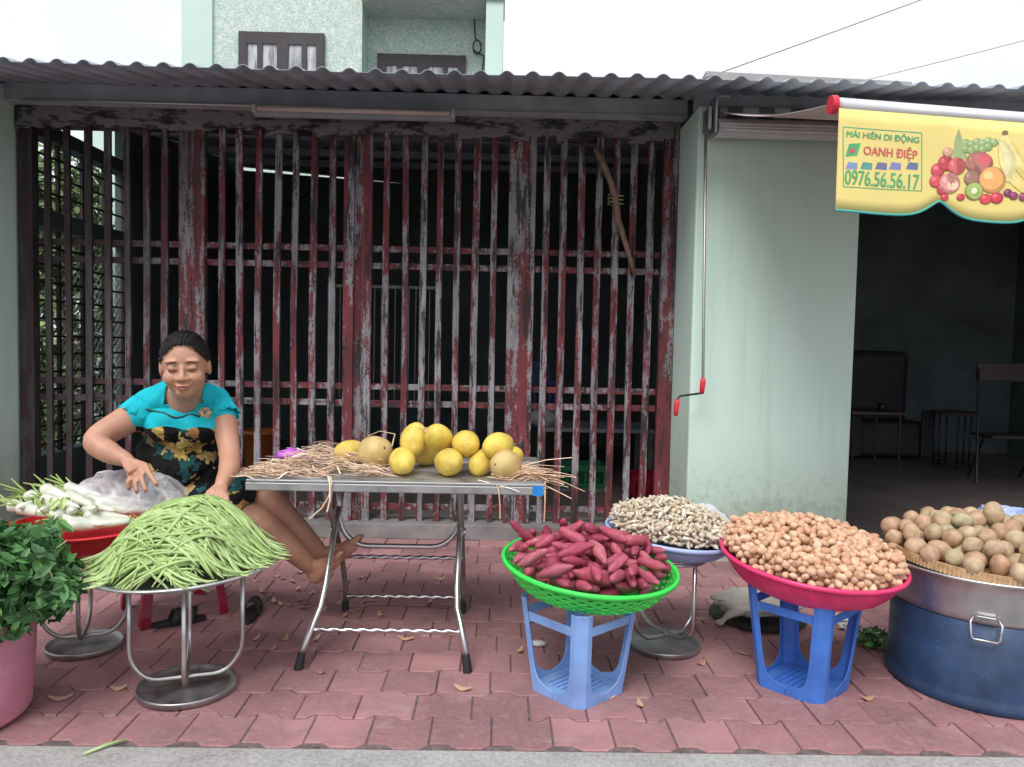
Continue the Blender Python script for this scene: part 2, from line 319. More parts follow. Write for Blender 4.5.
t = NT('far_ground', .95); n = t.noise(t.pos(), .5, 5); t.color(t.ramp(n.outputs['Fac'], [(.3, (.12, .12, .08)), (.7, (.2, .18, .13))])); M['ground'] = t.m
struct(MB().box(-1500, 1500, -1500, 1500, -1, -.42).build('ground', M['ground']), 'bare earth ground around the buildings', 'ground')
# ================================================================== SHOP BUILDING
YG = 5.1; XL = P(24, 350, YG).x; XR = P(671, 350, YG).x; YF = 4.56
XD = P(852, 400, YF).x           # left jamb of the shop opening
YB = 9.2
YE = 4.08; ZE = 2.68; SL = .20; PT = .1365
def roofz(y): return ZE+(min(y, 5.1)-YE)*SL+max(0, y-5.1)*.118
shop = thing('shop_building', 'single storey mint green shop with dark barred front and open shop room', 'building', (0, YG, 0))
mb = MB(); mb.box(XR, XD, YF, YG+.1, -.05, 2.70); mb.build('wall', M['mint'], shop, bevel=.012)
mb = MB(); mb.box(XL-2.5, XL, YF, YG+.1, -.05, 2.80); mb.build('wall', M['mint'], shop, bevel=.012)
def ywall(mb, x0, x1, y0, y1, z0):
    vs = []
    for x in (x0, x1): vs += [(x, y0, z0), (x, y1, z0), (x, y1, roofz(y1)-.03), (x, y0, roofz(y0)-.03)]
    return mb.add(vs, [(0, 1, 2, 3), (4, 7, 6, 5), (0, 4, 5, 1), (1, 5, 6, 2), (2, 6, 7, 3), (3, 7, 4, 0)])
# room shells
A_, B_ = P(60, 165, YB), P(470, 189, YB); sl_ = (B_.z-A_.z)/(B_.x-A_.x); zr_ = B_.z+sl_*(7-B_.x)
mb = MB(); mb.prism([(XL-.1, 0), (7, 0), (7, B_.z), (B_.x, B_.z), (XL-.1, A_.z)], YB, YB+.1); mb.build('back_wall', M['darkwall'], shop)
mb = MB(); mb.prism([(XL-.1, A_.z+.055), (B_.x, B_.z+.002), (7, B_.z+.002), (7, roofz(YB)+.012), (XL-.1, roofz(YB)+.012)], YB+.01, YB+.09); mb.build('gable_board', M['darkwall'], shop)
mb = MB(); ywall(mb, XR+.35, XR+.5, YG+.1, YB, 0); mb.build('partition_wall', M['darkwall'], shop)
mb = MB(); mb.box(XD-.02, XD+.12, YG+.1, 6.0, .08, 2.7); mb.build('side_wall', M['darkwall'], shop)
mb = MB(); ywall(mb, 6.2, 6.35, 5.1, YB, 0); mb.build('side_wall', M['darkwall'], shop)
mb = MB(); mb.box(6.35, 9.0, YF, YG, 0, 2.8); mb.build('wall', M['mint'], shop)
# left side wall with a lattice opening
SY0, SY1 = 5.28, 6.55
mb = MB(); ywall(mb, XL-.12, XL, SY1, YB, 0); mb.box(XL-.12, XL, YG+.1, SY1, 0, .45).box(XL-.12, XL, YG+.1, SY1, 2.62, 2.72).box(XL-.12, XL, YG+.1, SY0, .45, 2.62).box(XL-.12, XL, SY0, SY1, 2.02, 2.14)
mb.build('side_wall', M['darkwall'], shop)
g = MB()
zz = .52
while zz < 2.6:
    if not (1.98 < zz < 2.18): g.tube([(XL-.05, SY0, zz), (XL-.05, SY1, zz)], .009, 6)
    zz += .125
for yy in np.linspace(SY0, SY1, 5): g.box(XL-.065, XL-.04, yy-.012, yy+.012, .45, 2.62)
g.build('window_bars', M['darkwood'], shop)
mesh_ = MB()      # diamond mesh screen on the lower light
for k in range(-20, 20):
    for sgn in (-1, 1):
        y0 = SY0+.35+k*.075; pts = []
        for q in range(40):
            y = y0+q*.04; z = .5+(q*.04 if sgn > 0 else 1.5-q*.04)
            if SY0+.35 < y < SY1 and z < 1.98 and z > .5: pts.append((XL-.075, y, z))
        if len(pts) > 1: mesh_.tube([pts[0], pts[-1]], .0028, 4)
M['alup2'] = vary('galvanised_wire', (.55, .58, .58), .1, 6, .5); mesh_.build('wire_mesh', M['alup2'], shop)
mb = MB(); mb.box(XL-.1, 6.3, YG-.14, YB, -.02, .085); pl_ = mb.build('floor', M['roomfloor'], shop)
mb = MB(); mb.box(XL, XR, YG-.145, YG+.14, 0, .10); mb.build('plinth', M['plinth'], shop, bevel=.006)
mb = MB(); mb.box(XD, 6.2, YF-.02, YG+.0, -.02, .085+.004); mb.build('doorstep', M['roomfloor'], shop, bevel=.006)
# beam and lintel
mb = MB(); mb.box(XL, XR+.02, 4.93, 5.02, 2.745, 2.848); mb.box(XL, XR+.02, 4.915, 5.03, 2.735, 2.744); mb.build('beam', M['beam'], shop)
mb = MB(); mb.box(XL, XR, 5.03, 5.2, 2.63, 2.86); mb.build('lintel', M['lintel'], shop)
# ragged plaster along the lintel
mb = MB(); x = XL+.02; prevz = 2.62
while x < XR-.05:
    w = random.uniform(.05, .13); z = 2.60+random.uniform(-.015, .03)
    mb.prism([(x, 2.735), (x, z), (x+w*.5, z+random.uniform(-.012, .012)), (x+w, z+.004), (x+w, 2.735)], 5.012, 5.029); x += w+.0008
mb.build('plaster_edge', M['lintel'], shop)
mb = MB(); mb.box(XR, 9, YF+.06, YF+.14, 2.70, 2.82); mb.build('beam', M['beam'], shop)
# roof: corrugated sheet, eave YE zE, rising to the back
NS = 14; nx = NS*int(16/PT); mb = MB(); vs = []; fs = []
x0r = P(3, 58, YE).x-28*PT
ys = [YE-.0, YE+.45, YE+1.0, YE+2.0, 6.6, 7.9, YB+.5]
for j, y in enumerate(ys):
    for i in range(nx+1):
        x = x0r+i*PT/NS; ph = (i % NS)/NS; dph = min(ph, 1-ph)
        h = .022*max(0, 1-(dph/.25)**2)**.8
        sag = .006*math.sin(x*1.3+j)+.002*mnoise.noise(Vector((x*3, y, 0)))
        vs.append((x, y+(.012*mnoise.noise(Vector((math.floor(x/.9)*1.7, 5, 0))) if j == 0 else 0), roofz(y)+h+sag))
for j in range(len(ys)-1):
    for i in range(nx):
        if ys[j] > 5.0 and x0r+i*PT/NS < XL-.22: continue
        fs.append((j*(nx+1)+i, j*(nx+1)+i+1, (j+1)*(nx+1)+i+1, (j+1)*(nx+1)+i))
mb.add(vs, fs); rf = mb.build('roof', M['roof'], shop, smooth=True, solid=.004)
mb = MB()
for y in (5.6, 6.7, 7.9, 8.9): mb.box(XL-.11, 9, y-.03, y+.03, roofz(y)-.075, roofz(y)-.012)
mb.build('purlins', M['beam'], rf)
# ---- steel grille in bays between posts
def XG(px): return P(px, 300, YG).x
posts = [(33, 14), (196, 25), (359, 28), (520, 26), (665, 14)]
for px, w in posts:
    o = MB(); X = XG(px); hw = w/2/FPX*YG
    if w > 26:
        for sgn in (-1, 1): o.box(X+sgn*hw*.62-hw*.36, X+sgn*hw*.62+hw*.36, YG-.075, YG-.035, .10, 2.69)
        o.box(X-hw*.5, X+hw*.5, YG-.05, YG-.02, .10, 2.69)
    else: o.box(X-hw, X+hw, YG-.075, YG-.02, .10, 2.69)
    p = o.build('grille_post', M['grille_post'], loc=Vector((X, YG, .1)), bevel=.003)
    tag(p, {33: 'narrow sooty black and red grille post against the left wall', 196: 'wide red and grey peeling post behind the seated woman', 359: 'double grey and red peeling post above the left end of the melons',
            520: 'wide grey and red peeling post behind the right end of the melons', 665: 'narrow black and grey peeling post beside the right mint wall'}[px], 'post', 'peeling posts of the barred front')
bays = [([53, 72, 92, 112, 131, 149, 168], 33, 196, 'sooty blackened barred panel left of the woman, in front of the lattice'), ([224, 242, 260, 279, 297, 315, 333], 196, 359, 'red and grey barred panel right behind the woman, above the table left end'),
        ([387, 405, 423, 440, 458, 475, 493], 359, 520, 'red and grey barred panel straight above the yellow melons'), ([544, 561, 579, 596, 613, 630, 647], 520, 665, 'barred panel with a dry branch tied to it, beside the right wall')]
for pxs, a, b, lab in bays:
    g = thing('security_grille', lab, 'grille', (XG((a+b)/2), YG, .1), group='barred panels of the closed front')
    for px in pxs:
        X = XG(px)+random.uniform(-.004, .004); w = .0205+random.uniform(-.002, .002); dx = random.uniform(-.008, .008); dt = random.uniform(-.008, .008)
        o = MB(); o.add([(X-w, YG-.055, .1), (X+w, YG-.055, .1), (X+w, YG-.03, .1), (X-w, YG-.03, .1), (X-w+dx, YG-.055, 2.68), (X+w+dx, YG-.055, 2.68), (X+w+dx, YG-.03, 2.68), (X-w+dx, YG-.03, 2.68),
                         (X-w+dt, YG-.055, 1.4), (X+w+dt, YG-.055, 1.4), (X+w+dt, YG-.03, 1.4), (X-w+dt, YG-.03, 1.4)],
                        [(0, 1, 9, 8), (1, 2, 10, 9), (2, 3, 11, 10), (3, 0, 8, 11), (8, 9, 5, 4), (9, 10, 6, 5), (10, 11, 7, 6), (11, 8, 4, 7), (3, 2, 1, 0), (4, 5, 6, 7)])
        o.build('bar', M['grille'], g, bevel=.002)
    xa, xb = XG(a)+.05, XG(b)-.05
    for z in (1.885, 1.775, .985, .875, .19):
        MB().box(xa, xb, YG-.03+.001, YG-.012, z-.02, z+.02).build('rail', M['rail'], g, bevel=.002)
# dry branch tied to the right bay
br = [P(595, 149, 4.98), P(603, 163, 4.97), P(611, 183, 4.98), P(616, 200, 5.0), P(618, 220, 5.0), P(624, 238, 4.99), P(630, 258, 4.99), P(635, 276, 5.0)]
o = MB(); o.tube(br, [.016, .02, .02, .024, .022, .018, .016, .012], 8); 
b_ = tag(o.build('dry_branch', M['twig'], smooth=True, loc=br[-1]), 'crooked dry branch tied upright to the barred panel beside the wall', 'branch')
o = MB()
for k in range(3):
    c = br[3]+Vector((0, 0, .03-.025*k)); o.tube([c+Vector((.05*math.cos(a), .03*math.sin(a)+.015, .006*math.sin(a*2))) for a in np.linspace(0, 6.28, 16)[:-1]], .0025, 5, closed=True)
o.build('tie_wire', M['stem'], b_)
# fluorescent fitting on the beam, and the thin conduit left of it
a, b = P(253, 109, 4.86), P(455, 118, 4.86)
f_ = thing('tube_light', 'unlit pinkish fluorescent tube on its batten fixed to the grey beam', 'light', (a+b)/2)
MB().box(a.x, b.x, 4.865, 4.912, a.z-.035, a.z+.012).build('batten', M['beam'], f_, bevel=.004)
M['tube'] = vary('dusty_tube_glass', (.78, .66, .64), .1, 10, .3); MB().tube([(a.x+.03, 4.845, a.z), (b.x-.03, 4.845, a.z)], .014, 12).build('tube', M['tube'], f_, smooth=True)
for X in (a.x+.012, b.x-.012): MB().box(X-.012, X+.012, 4.83, 4.864, a.z-.022, a.z+.022).build('end_cap', M['white'], f_, bevel=.003)
a, b = P(20, 109, 4.86), P(350, 122, 4.86)
tag(MB().tube([(a.x, 4.88, 2.727), (b.x, 4.88, 2.727)], .008, 8).build('conduit_pipe', M['alu'], smooth=True, loc=Vector((a.x, 4.88, 2.727))), 'thin pale conduit pipe running along the bottom of the grey beam', 'pipe')
# ================================================================== HOUSE BEHIND
YH = 13.0
def H(px, py, Y=YH): return P(px, py, Y)
t = NT('patterned_mint_tiles', .45); v = t.pos((1, 1, 1)); vo = t.n.new('ShaderNodeTexVoronoi'); vo.inputs['Scale'].default_value = 9; nn_ = t.noise(v, 6, 3); mixv = t.mix(.25, v, nn_.outputs['Color']); t.l.new(mixv, vo.inputs['Vector'])
nn2 = t.noise(v, 17, 2, .5, 2.5)
c = t.ramp(nn2.outputs['Fac'], [(.44, (.42, .56, .50)), (.50, (.53, .66, .60)), (.56, (.76, .81, .78))]); c = t.mix(.25, c, t.ramp(vo.outputs['Distance'], [(.1, (.6, .68, .62)), (.5, (.3, .42, .36))]))
t.color(c); M['tiles'] = t.m
M['palemint'] = vary('pale_mint_paint', (.58, .74, .68), .06, 1, .8, world=True)
hx0, hx1, hx2, hx3, hx4 = H(183, 40).x, H(206, 40).x, H(362, 40).x, H(486, 40).x, H(503, 40).x
hb = thing('neighbour_house', 'tall pale mint house with patterned tile walls and dark windows behind the roof', 'house', (H(340, 60).x, YH, 0))
mb = MB(); mb.box(hx1+.12, hx2, YH, YH+6, -.4, 7.6); mb.build('wall', M['tiles'], hb)
mb = MB(); mb.box(hx0, hx1+.12, YH-.06, YH+6, -.4, 7.6); mb.build('corner_column', M['palemint'], hb)
mb = MB(); mb.box(hx2, hx3, YH+.55, YH+6, -.4, 7.6); mb.build('recessed_wall', M['tiles'], hb)
mb = MB(); mb.box(hx3, hx4, YH-.25, YH+6, -.4, 7.6); mb.build('corner_column', M['palemint'], hb)
mb = MB(); mb.box(hx2+.001, hx4+.02, YH-.3, YH+.549, H(430, 5, YH).z, 7.61); mb.build('balcony_slab', M['white'], hb)
M['frame'] = vary('dark_window_frame', (.045, .035, .04), .15, 4, .5)
t = NT('curtained_glass', .15); n = t.noise(t.pos((14, 1, 1.5)), 1.5, 3); t.color(t.ramp(n.outputs['Fac'], [(.35, (.22, .24, .26)), (.6, (.62, .62, .64))])); M['pane'] = t.m
for (xa, xb, yt, Y) in ((240, 325, 31, YH), (378, 466, 53, YH+.55)):
    A = H(xa, yt, Y); B = H(xb, yt+6, Y); zt = (A.z+B.z)/2; w = thing('window', None, None); 
    COL.objects.unlink(w); bpy.data.objects.remove(w)
    wf = MB(); z0 = zt-1.5; x0, x1 = A.x, B.x; y = Y-.05
    cols = [x0+(x1-x0)*k for k in (0, .115, .22, .29, .42, .58, .71, .78, .90, 1)]
    cols = [x0, x0+.1*(x1-x0), x0+.22*(x1-x0), x0+.28*(x1-x0), x0+.45*(x1-x0), x0+.58*(x1-x0), x0+.74*(x1-x0), x0+.80*(x1-x0), x0+.91*(x1-x0), x1]
    for k in (0, 2, 4, 6, 8): wf.box(cols[k], cols[k+1], y-.03, y+.045, z0, zt)
    for k in (1, 3, 5, 7): wf.box(cols[k]+.0005, cols[k+1]-.0005, y-.028, y+.045, zt-.19, zt-.001); wf.box(cols[k]+.0005, cols[k+1]-.0005, y-.028, y+.045, z0+.001, z0+.2)
    wo = wf.build('window', M['frame'], hb)
    for k in (1, 3, 5, 7): MB().box(cols[k], cols[k+1], y+.0, y+.01, z0+.15, zt-.15).build('pane', M['pane'], wo)
# cable on the house
o = MB(); pts = [P(474, 5, YH+.5), P(475, 38, YH+.5)]+[P(477+4*math.cos(a), 47+7*math.sin(a), YH+.48) for a in np.linspace(-1.5, 9, 24)]+[P(484, 56, YH+.5), P(482, 72, YH+.5)]
o.tube(pts, .012, 5); o.build('wall_cable', M['black_rubber'], hb)
# grey slab roof behind, right
a, b = P(706, 71, 8.5), P(912, 84, 8.5)
fr_ = thing('rear_roof', 'pale grey flat roof edge just showing above the corrugated roof', 'roof', (a.x, 8.5, 0))
zt_ = a.z
MB().add([(a.x, 8.5, zt_-.09), (b.x, 8.5, zt_-.13), (b.x, 8.5, zt_-.055), (a.x, 8.5, zt_), (a.x+.1, 10, zt_-.09), (b.x, 10, zt_-.13), (b.x, 10, zt_-.055), (a.x+.1, 10, zt_)], [(0, 1, 2, 3), (4, 7, 6, 5), (3, 2, 6, 7), (0, 3, 7, 4), (1, 5, 6, 2), (0, 4, 5, 1)]).build('roof_sheet', M['kerb'], fr_)
for X in (a.x+.3, b.x-.3): MB().box(X-.05, X+.05, 9.4, 9.5, -.4, zt_-.13).build('post', M['beam'], fr_)
# overhead cables
def cable(p0, p1, sag, r, label):
    pts = [p0.lerp(p1, k/16)-Vector((0, 0, sag*4*(k/16)*(1-k/16))) for k in range(17)]
    o = MB().tube(pts, r*.7, 5).build('overhead_cable', M['twig'], loc=p0, smooth=True); tag(o, label, 'cable', 'thin cables over the roof')
cable(P(703, 79, 8.45), P(1150, -88, 12), .03, .008, 'thin cable rising from the roof edge to the top right, left of the other')
cable(P(850, 84, 16), P(1200, -5, 16), .02, .009, 'fainter thin cable low over the right end of the roof')
# ================================================================== AWNING
YW = 4.44; YV = 2.86
AX0 = P(834, 150, YV).x; AX1 = AX0+1.55
ASL = -.052; zb = P(834, 105, YV).z; zw = P(713, 112, YW).z
aw = thing('folding_awning', 'pulled out awning with striped cover, white front bar and yellow printed valance', 'awning', (AX0, YW, zw))
t = NT('striped_awning_cloth', .8); v = t.pos(); sp = t.n.new('ShaderNodeSeparateXYZ'); t.l.new(v, sp.inputs[0])
st = t.math('GREATER_THAN', t.math('FRACT', t.math('MULTIPLY', sp.outputs['X'], 4.2)), .5)
t.color(t.mix(st, (.62, .54, .50, 1), (.56, .48, .45, 1))); M['cloth'] = t.m
vs = []; fs = []; nn = 12
for j in range(nn+1):
    k = j/nn; y = YW+(YV-YW)*k; z = zw+(zb+.01-zw)*k-.035*math.sin(math.pi*k)
    vs += [(AX0+.01, y, z), (AX1-.01, y, z+ASL*(AX1-AX0)*k)]
fs = [(2*j, 2*j+1, 2*j+3, 2*j+2) for j in range(nn)]
MB().add(vs, fs).build('cover', M['cloth'], aw, smooth=True, solid=.002)
mb = MB(); zc = P(760, 128, YW+.05).z
mb.tube([(AX0, YW+.02, zc+.012), (AX1, YW+.02, zc+.012)], .028, 14); mb.box(AX0, AX1, YW-.03, YW-.01, zc-.045, zc+.005); mb.box(AX0, AX1, YW-.008, YW+.08, zc-.055, zc-.035); mb.build('cassette', M['alup'], aw, smooth=False)
mb = MB()
for dz in (-.038, -.022, -.004): mb.tube([(AX0, YW-.034, zc+dz), (AX1, YW-.034, zc+dz)], .005, 8)
mb.build('cassette_ribs', M['alup'], aw, smooth=True)
mb = MB(); zr = zc+.075
t = NT('striped_roll', .7); sp = t.n.new('ShaderNodeSeparateXYZ'); t.l.new(t.pos(), sp.inputs[0]); st = t.math('GREATER_THAN', t.math('FRACT', t.math('MULTIPLY', sp.outputs['X'], 5.5)), .5)
t.color(t.mix(st, (.08, .075, .09, 1), (.30, .28, .28, 1))); M['roll'] = t.m
mb.tube([(AX0+.01, YW+.03, zr), (AX1, YW+.03, zr)], .036, 16); mb.build('roller', M['roll'], aw, smooth=True)
mb = MB(); bz0, bz1 = P(706, 135, YW).z, P(706, 98, YW).z; mb.box(AX0-.03, AX0-.018, YW-.06, YW+.1, bz0, bz1); mb.box(AX0-.03, AX0+.05, YW-.06, YW-.05, bz1-.012, bz1); mb.box(AX0-.06, AX0-.04, YW-.02, YW+.1, bz0+.03, bz1-.05); mb.build('bracket', M['dull_steel'], aw, bevel=.002)
zb1 = zb+ASL*(AX1-AX0)
fb = MB().tube([(AX0, YV, zb), (AX1, YV, zb1)], .027, 20).build('front_bar', M['alup'], aw, smooth=True)
fb2 = MB().add([(AX0+.01, YV+.015, zb+.012), (AX1, YV+.015, zb1+.012), (AX1, YV+.015, zb1+.034), (AX0+.01, YV+.015, zb+.034), (AX0+.01, YV+.05, zb+.012), (AX1, YV+.05, zb1+.012), (AX1, YV+.05, zb1+.034), (AX0+.01, YV+.05, zb+.034)], [(0, 1, 2, 3), (4, 7, 6, 5), (0, 4, 5, 1), (1, 5, 6, 2), (2, 6, 7, 3), (3, 7, 4, 0)]).build('front_bar_flange', M['roll'], fb)
MB().tube([(AX0-.022, YV, zb), (AX0-.0005, YV, zb)], .034, 20).build('end_cap', M['redplas'], fb)
for X in (AX0+.12, AX1-.12):
    mid = Vector((X+.25, (YW+YV)/2+.2, (zw+zb)/2-.0)); ar = MB(); 
    ar.tube([(X, YW, zw-.06), mid-Vector((0,0,.02)), (X, YV+.03, zb)], .012, 8)
    if X > 2: ar.build('arm', M['alu'], aw, smooth=True)
# valance
M['yellow'] = vary('yellow_printed_cloth', (.84, .69, .24), .06, 4, .65)
def VX(px): return P(px, 160, YV).x
vtop = zb-.02
def vbot(x):
    u = (x-AX0)
    a = .366; s = VX(938)-AX0; per = (VX(938)-AX0)*1.0
    k = abs((u+1e-6) % per - 0); d = min(k, per-k) if u > per*.5 else abs(per-u)
    d2 = abs(u-per) if u < 1.5*per else min((u % per), per-(u % per))
    return vtop-a+.060*math.exp(-(d2/.062)**1.5)+ASL*u-.003*(1-math.exp(-(d2/.12)**2))
cols_ = 90; rows_ = 8; vs = []; fs = []
def wob(x, k): return .008*math.sin(x*9)*k+.004*math.sin(x*23+1)*k
for i in range(cols_+1):
    x = AX0+(AX1-AX0)*i/cols_
    for j in range(rows_+1):
        k = j/rows_; vt_ = vtop+ASL*(x-AX0); z = vt_+(vbot(x)-vt_)*k; vs.append((x, YV-.028+wob(x, k)*.5, z))
for i in range(cols_):
    for j in range(rows_): a = i*(rows_+1)+j; fs.append((a, a+rows_+1, a+rows_+2, a+1))
val = MB().add(vs, fs).build('valance', M['yellow'], aw, smooth=True, solid=.0016)
M['teal'] = vary('teal_trim', (.06, .42, .40), .1, 8, .6)
tr = MB().tube([(AX0+(AX1-AX0)*i/180, YV-.028+wob(AX0+(AX1-AX0)*i/180, 1)*.5, vbot(AX0+(AX1-AX0)*i/180)) for i in range(181)], .0045, 6).build('trim', M['teal'], val, smooth=True)
# the printing on the valance: flat pieces just in front of the cloth
YP = YV-.0300
def ycl(x, z): k = min(1, max(0, (vtop+ASL*(x-AX0)-z)/.375)); return YV-.028+wob(x, k)*.5-.0012
def flat(name, mat, polys, dy=0, par=None):
    mb = MB()
    for pts in polys:
        b = len(mb.v); mb.v += [Vector((x, ycl(x, z)+dy, z)) for x, z in pts]; mb.f.append(tuple(range(b, b+len(pts))))
    return mb.build(name, mat, par or val, fix=False)
inkc = {}
def ink(name, c):
    if name not in inkc: inkc[name] = vary(name+'_ink', c, .14, 22, .65, bump=0)
    return inkc[name]
def vp(px, py): p = P(px, py, YP); return (p.x, p.z)
def vell(cx, cy, rx, ry, n=20, rot=0):
    c = vp(cx, cy); k = YP/FPX
    out = []
    for i in range(n):
        a = 2*math.pi*i/n; x = rx*math.cos(a); z = ry*math.sin(a); q = R(rot); out.append((c[0]+(x*math.cos(q)-z*math.sin(q))*k, c[1]+(x*math.sin(q)+z*math.cos(q))*k))
    return out
def textmesh(txt, px, py, wpx, hpx, mat, name='lettering', dy=-.001, slope=0):
    cu = bpy.data.curves.new('t', 'FONT'); cu.body = txt; cu.size = 1; cu.offset = 0
    to = bpy.data.objects.new('t', cu); COL.objects.link(to); bpy.context.view_layer.update()
    me = bpy.data.meshes.new_from_object(to.evaluated_get(bpy.context.evaluated_depsgraph_get())); bpy.data.objects.remove(to)
    co = [v.co.copy() for v in me.vertices]; x0 = min(c.x for c in co); x1 = max(c.x for c in co); z0 = min(c.y for c in co); z1 = max(c.y for c in co)
    k = YP/FPX; o_ = vp(px, py); mb = MB()
    for c in co:
        u = (c.x-x0)/(x1-x0)*wpx*k; w = (c.y-z0)/(z1-z0)*hpx*k; zz_ = o_[1]+w+slope*u; mb.v.append(Vector((o_[0]+u, ycl(o_[0]+u, zz_)+dy, zz_)))
    mb.f = [tuple(p.vertices) for p in me.polygons]
    b_ = len(mb.v); f0 = list(mb.f)
    for q in (1, 2): mb.v += [v_+Vector((.0011*q, -.0001*q, .0006)) for v_ in mb.v[:b_]]; mb.f += [tuple(i+b_*q for i in f) for f in f0]
    return mb.build(name, mat, val, fix=False)
gk = ink('green', (.10, .42, .17)); rk = ink('red', (.62, .12, .12))
fr4 = [vp(843, 127), vp(922, 133), vp(922, 191), vp(843, 187)]
def thick(pts, w):
    polys = []
    for i in range(len(pts)):
        a = Vector(pts[i]); b = Vector(pts[(i+1) % len(pts)]); d = (b-a).normalized(); nrm = Vector((-d.y, d.x))*w
        polys.append([tuple(a-nrm), tuple(b-nrm), tuple(b+nrm), tuple(a+nrm)])
    return polys
fseg = []
for q in range(4):
    a_, b2_ = Vector(fr4[q]), Vector(fr4[(q+1) % 4]); n_ = 8 if q % 2 == 0 else 2
    for k in range(n_):
        s_, e_ = a_.lerp(b2_, k/n_), a_.lerp(b2_, (k+1)/n_); d_ = (e_-s_).normalized(); w_ = Vector((-d_.y, d_.x))*.0020
        fseg.append([tuple(s_-w_), tuple(e_-w_), tuple(e_+w_), tuple(s_+w_)])
flat('print_frame', gk, fseg)
textmesh('MÁI HIÊN DI ĐỘNG', 846, 138.5, 73, 9.5, gk, slope=-.06); textmesh('OANH ĐIỆP', 863, 157, 54, 13.5, rk, slope=-.06); textmesh('0976.56.56.17', 844, 184.5, 75, 14.5, gk, slope=-.04)
flat('logo_patch', gk, [[vp(845, 157), vp(857, 156), vp(861, 143), vp(849, 144)]]); flat('logo_patch', rk, [vell(852, 151, 3, 2.5)], -.0008)
for k_, xx in enumerate((845, 860, 875, 889, 906)):
    flat('product_picture', ink(['steel_blue', 'teal_grey', 'slate', 'violet_grey', 'grey_blue'][k_], [(.25, .33, .55), (.12, .33, .30), (.18, .18, .35), (.25, .25, .5), (.15, .2, .32)][k_]), [[vp(xx, 169), vp(xx+12, 170), vp(xx+12.5, 163), vp(xx+3, 162)]])
def banana(x0, y0, x1, y1, bow, w, n=12):
    a = Vector((x0, y0)); b = Vector((x1, y1)); d = b-a; nn_ = Vector((-d.y, d.x)).normalized(); up_, lo_ = [], []
    for k in range(n+1):
        t_ = k/n; c_ = a+d*t_+nn_*bow*math.sin(math.pi*t_); hw = w*math.sin(math.pi*(.08+.86*t_))**.6
        up_.append(vp(*(c_+nn_*hw))); lo_.append(vp(*(c_-nn_*hw)))
    return up_+lo_[::-1]
layer = [0]
def pr(c, poly): layer[0] += 1; flat('printed_fruit', ink('print_%d' % layer[0], c), [poly], -.0003-.000035*layer[0])
def ball(x, y, rx, ry, c):
    pr(sc(c, .62), vell(x, y, rx, ry)); pr(c, vell(x-rx*.10, y-ry*.10, rx*.86, ry*.86)); pr(tuple(min(1, q*1.25+.10) for q in c[:3]), vell(x-rx*.32, y-ry*.34, rx*.36, ry*.32))
pr((.40, .50, .24), [vp(953, 160), vp(955, 140), vp(959, 128), vp(963, 140), vp(968, 158)])
for k_ in range(11): ball(966+(k_ % 6)*5.6, 143+(k_//6)*6+(k_ % 2)*2-(k_ % 6)*.5, 4.2, 4, (.34, .46, .20))
pr((.80, .62, .20), banana(1004, 134, 1062, 198, 9, 7)); pr((.90, .76, .34), banana(1005, 134, 1060, 190, 11, 3.6)); pr((.86, .68, .24), banana(1002, 136, 1030, 196, 9, 6)); pr((.92, .78, .36), banana(1002, 138, 1024, 188, 10, 3)); pr((.70, .66, .30), banana(1000, 140, 1008, 182, -6, 6)); pr((.84, .78, .44), banana(1000, 142, 1005, 176, -5, 3.4)); pr((.28, .18, .08), vell(1005, 133, 3.2, 2.6))
ball(979, 163, 14, 11, (.50, .20, .16)); pr((.70, .14, .16), vell(984, 160, 7, 5.5))
for x_, y_, r_, c_ in ((938, 170, 7, (.66, .10, .12)), (946, 163, 8, (.60, .08, .10)), (957, 166, 9, (.72, .16, .16)), (936, 181, 6.5, (.70, .10, .12)), (943, 189, 6, (.6, .07, .1)), (948, 152, 5, (.74, .42, .30)), (950, 183, 10.5, (.80, .34, .30)), (972, 178, 8, (.38, .22, .16))): ball(x_, y_, r_, r_*.96, c_)
pr((.88, .62, .42), vell(953, 185, 5.5, 5)); pr((.45, .14, .10), vell(953, 185, 1.6, 2.2))
ball(992, 180, 13.5, 13, (.88, .44, .15)); pr((.30, .20, .10), vell(974, 191, 9, 9)); pr((.42, .56, .16), vell(974, 191, 8, 8)); pr((.30, .42, .10), vell(974, 191, 4.6, 4.6)); pr((.82, .84, .60), vell(974, 191, 3, 3))
for x_, y_, r_, c_ in ((945, 197, 4, (.66, .06, .10)), (961, 197, 4, (.66, .06, .10)), (985, 199, 6, (.72, .08, .10)), (996, 198, 6.5, (.66, .06, .09)), (1007, 193, 4.5, (.26, .06, .14)), (1013, 196, 4.5, (.30, .06, .16)), (1023, 197, 5, (.30, .07, .15))): ball(x_, y_, r_, r_*.85, c_)
# crank rod hanging from the awning
ck = thing('crank_rod', 'long thin hanging awning crank rod with red handle grips', 'crank', P(704, 120, 4.40))
p0, p1, p2, p3 = P(706, 112, 4.42), P(703, 378, 4.42), P(703, 393, 4.42), P(677, 398, 4.44)
MB().tube([p0, p1, p2], .0085, 8).build('rod', M['dull_steel'], ck, smooth=True)
MB().tube([p2, P(680, 396, 4.44), P(677, 400, 4.44), P(677, 405, 4.44)], .006, 8).build('crank_arm', M['black_rubber'], ck, smooth=True)
MB().tube([P(703, 378, 4.42), P(703, 382, 4.42), P(702, 390, 4.42), P(702, 394, 4.42)], [.011, .017, .015, .010], 10).build('grip', M['redplas'], ck, smooth=True)
MB().tube([P(677, 399, 4.44), P(677, 403, 4.44), P(676, 411, 4.44), P(676, 416, 4.44)], [.010, .016, .015, .010], 10).build('grip', M['redplas'], ck, smooth=True)
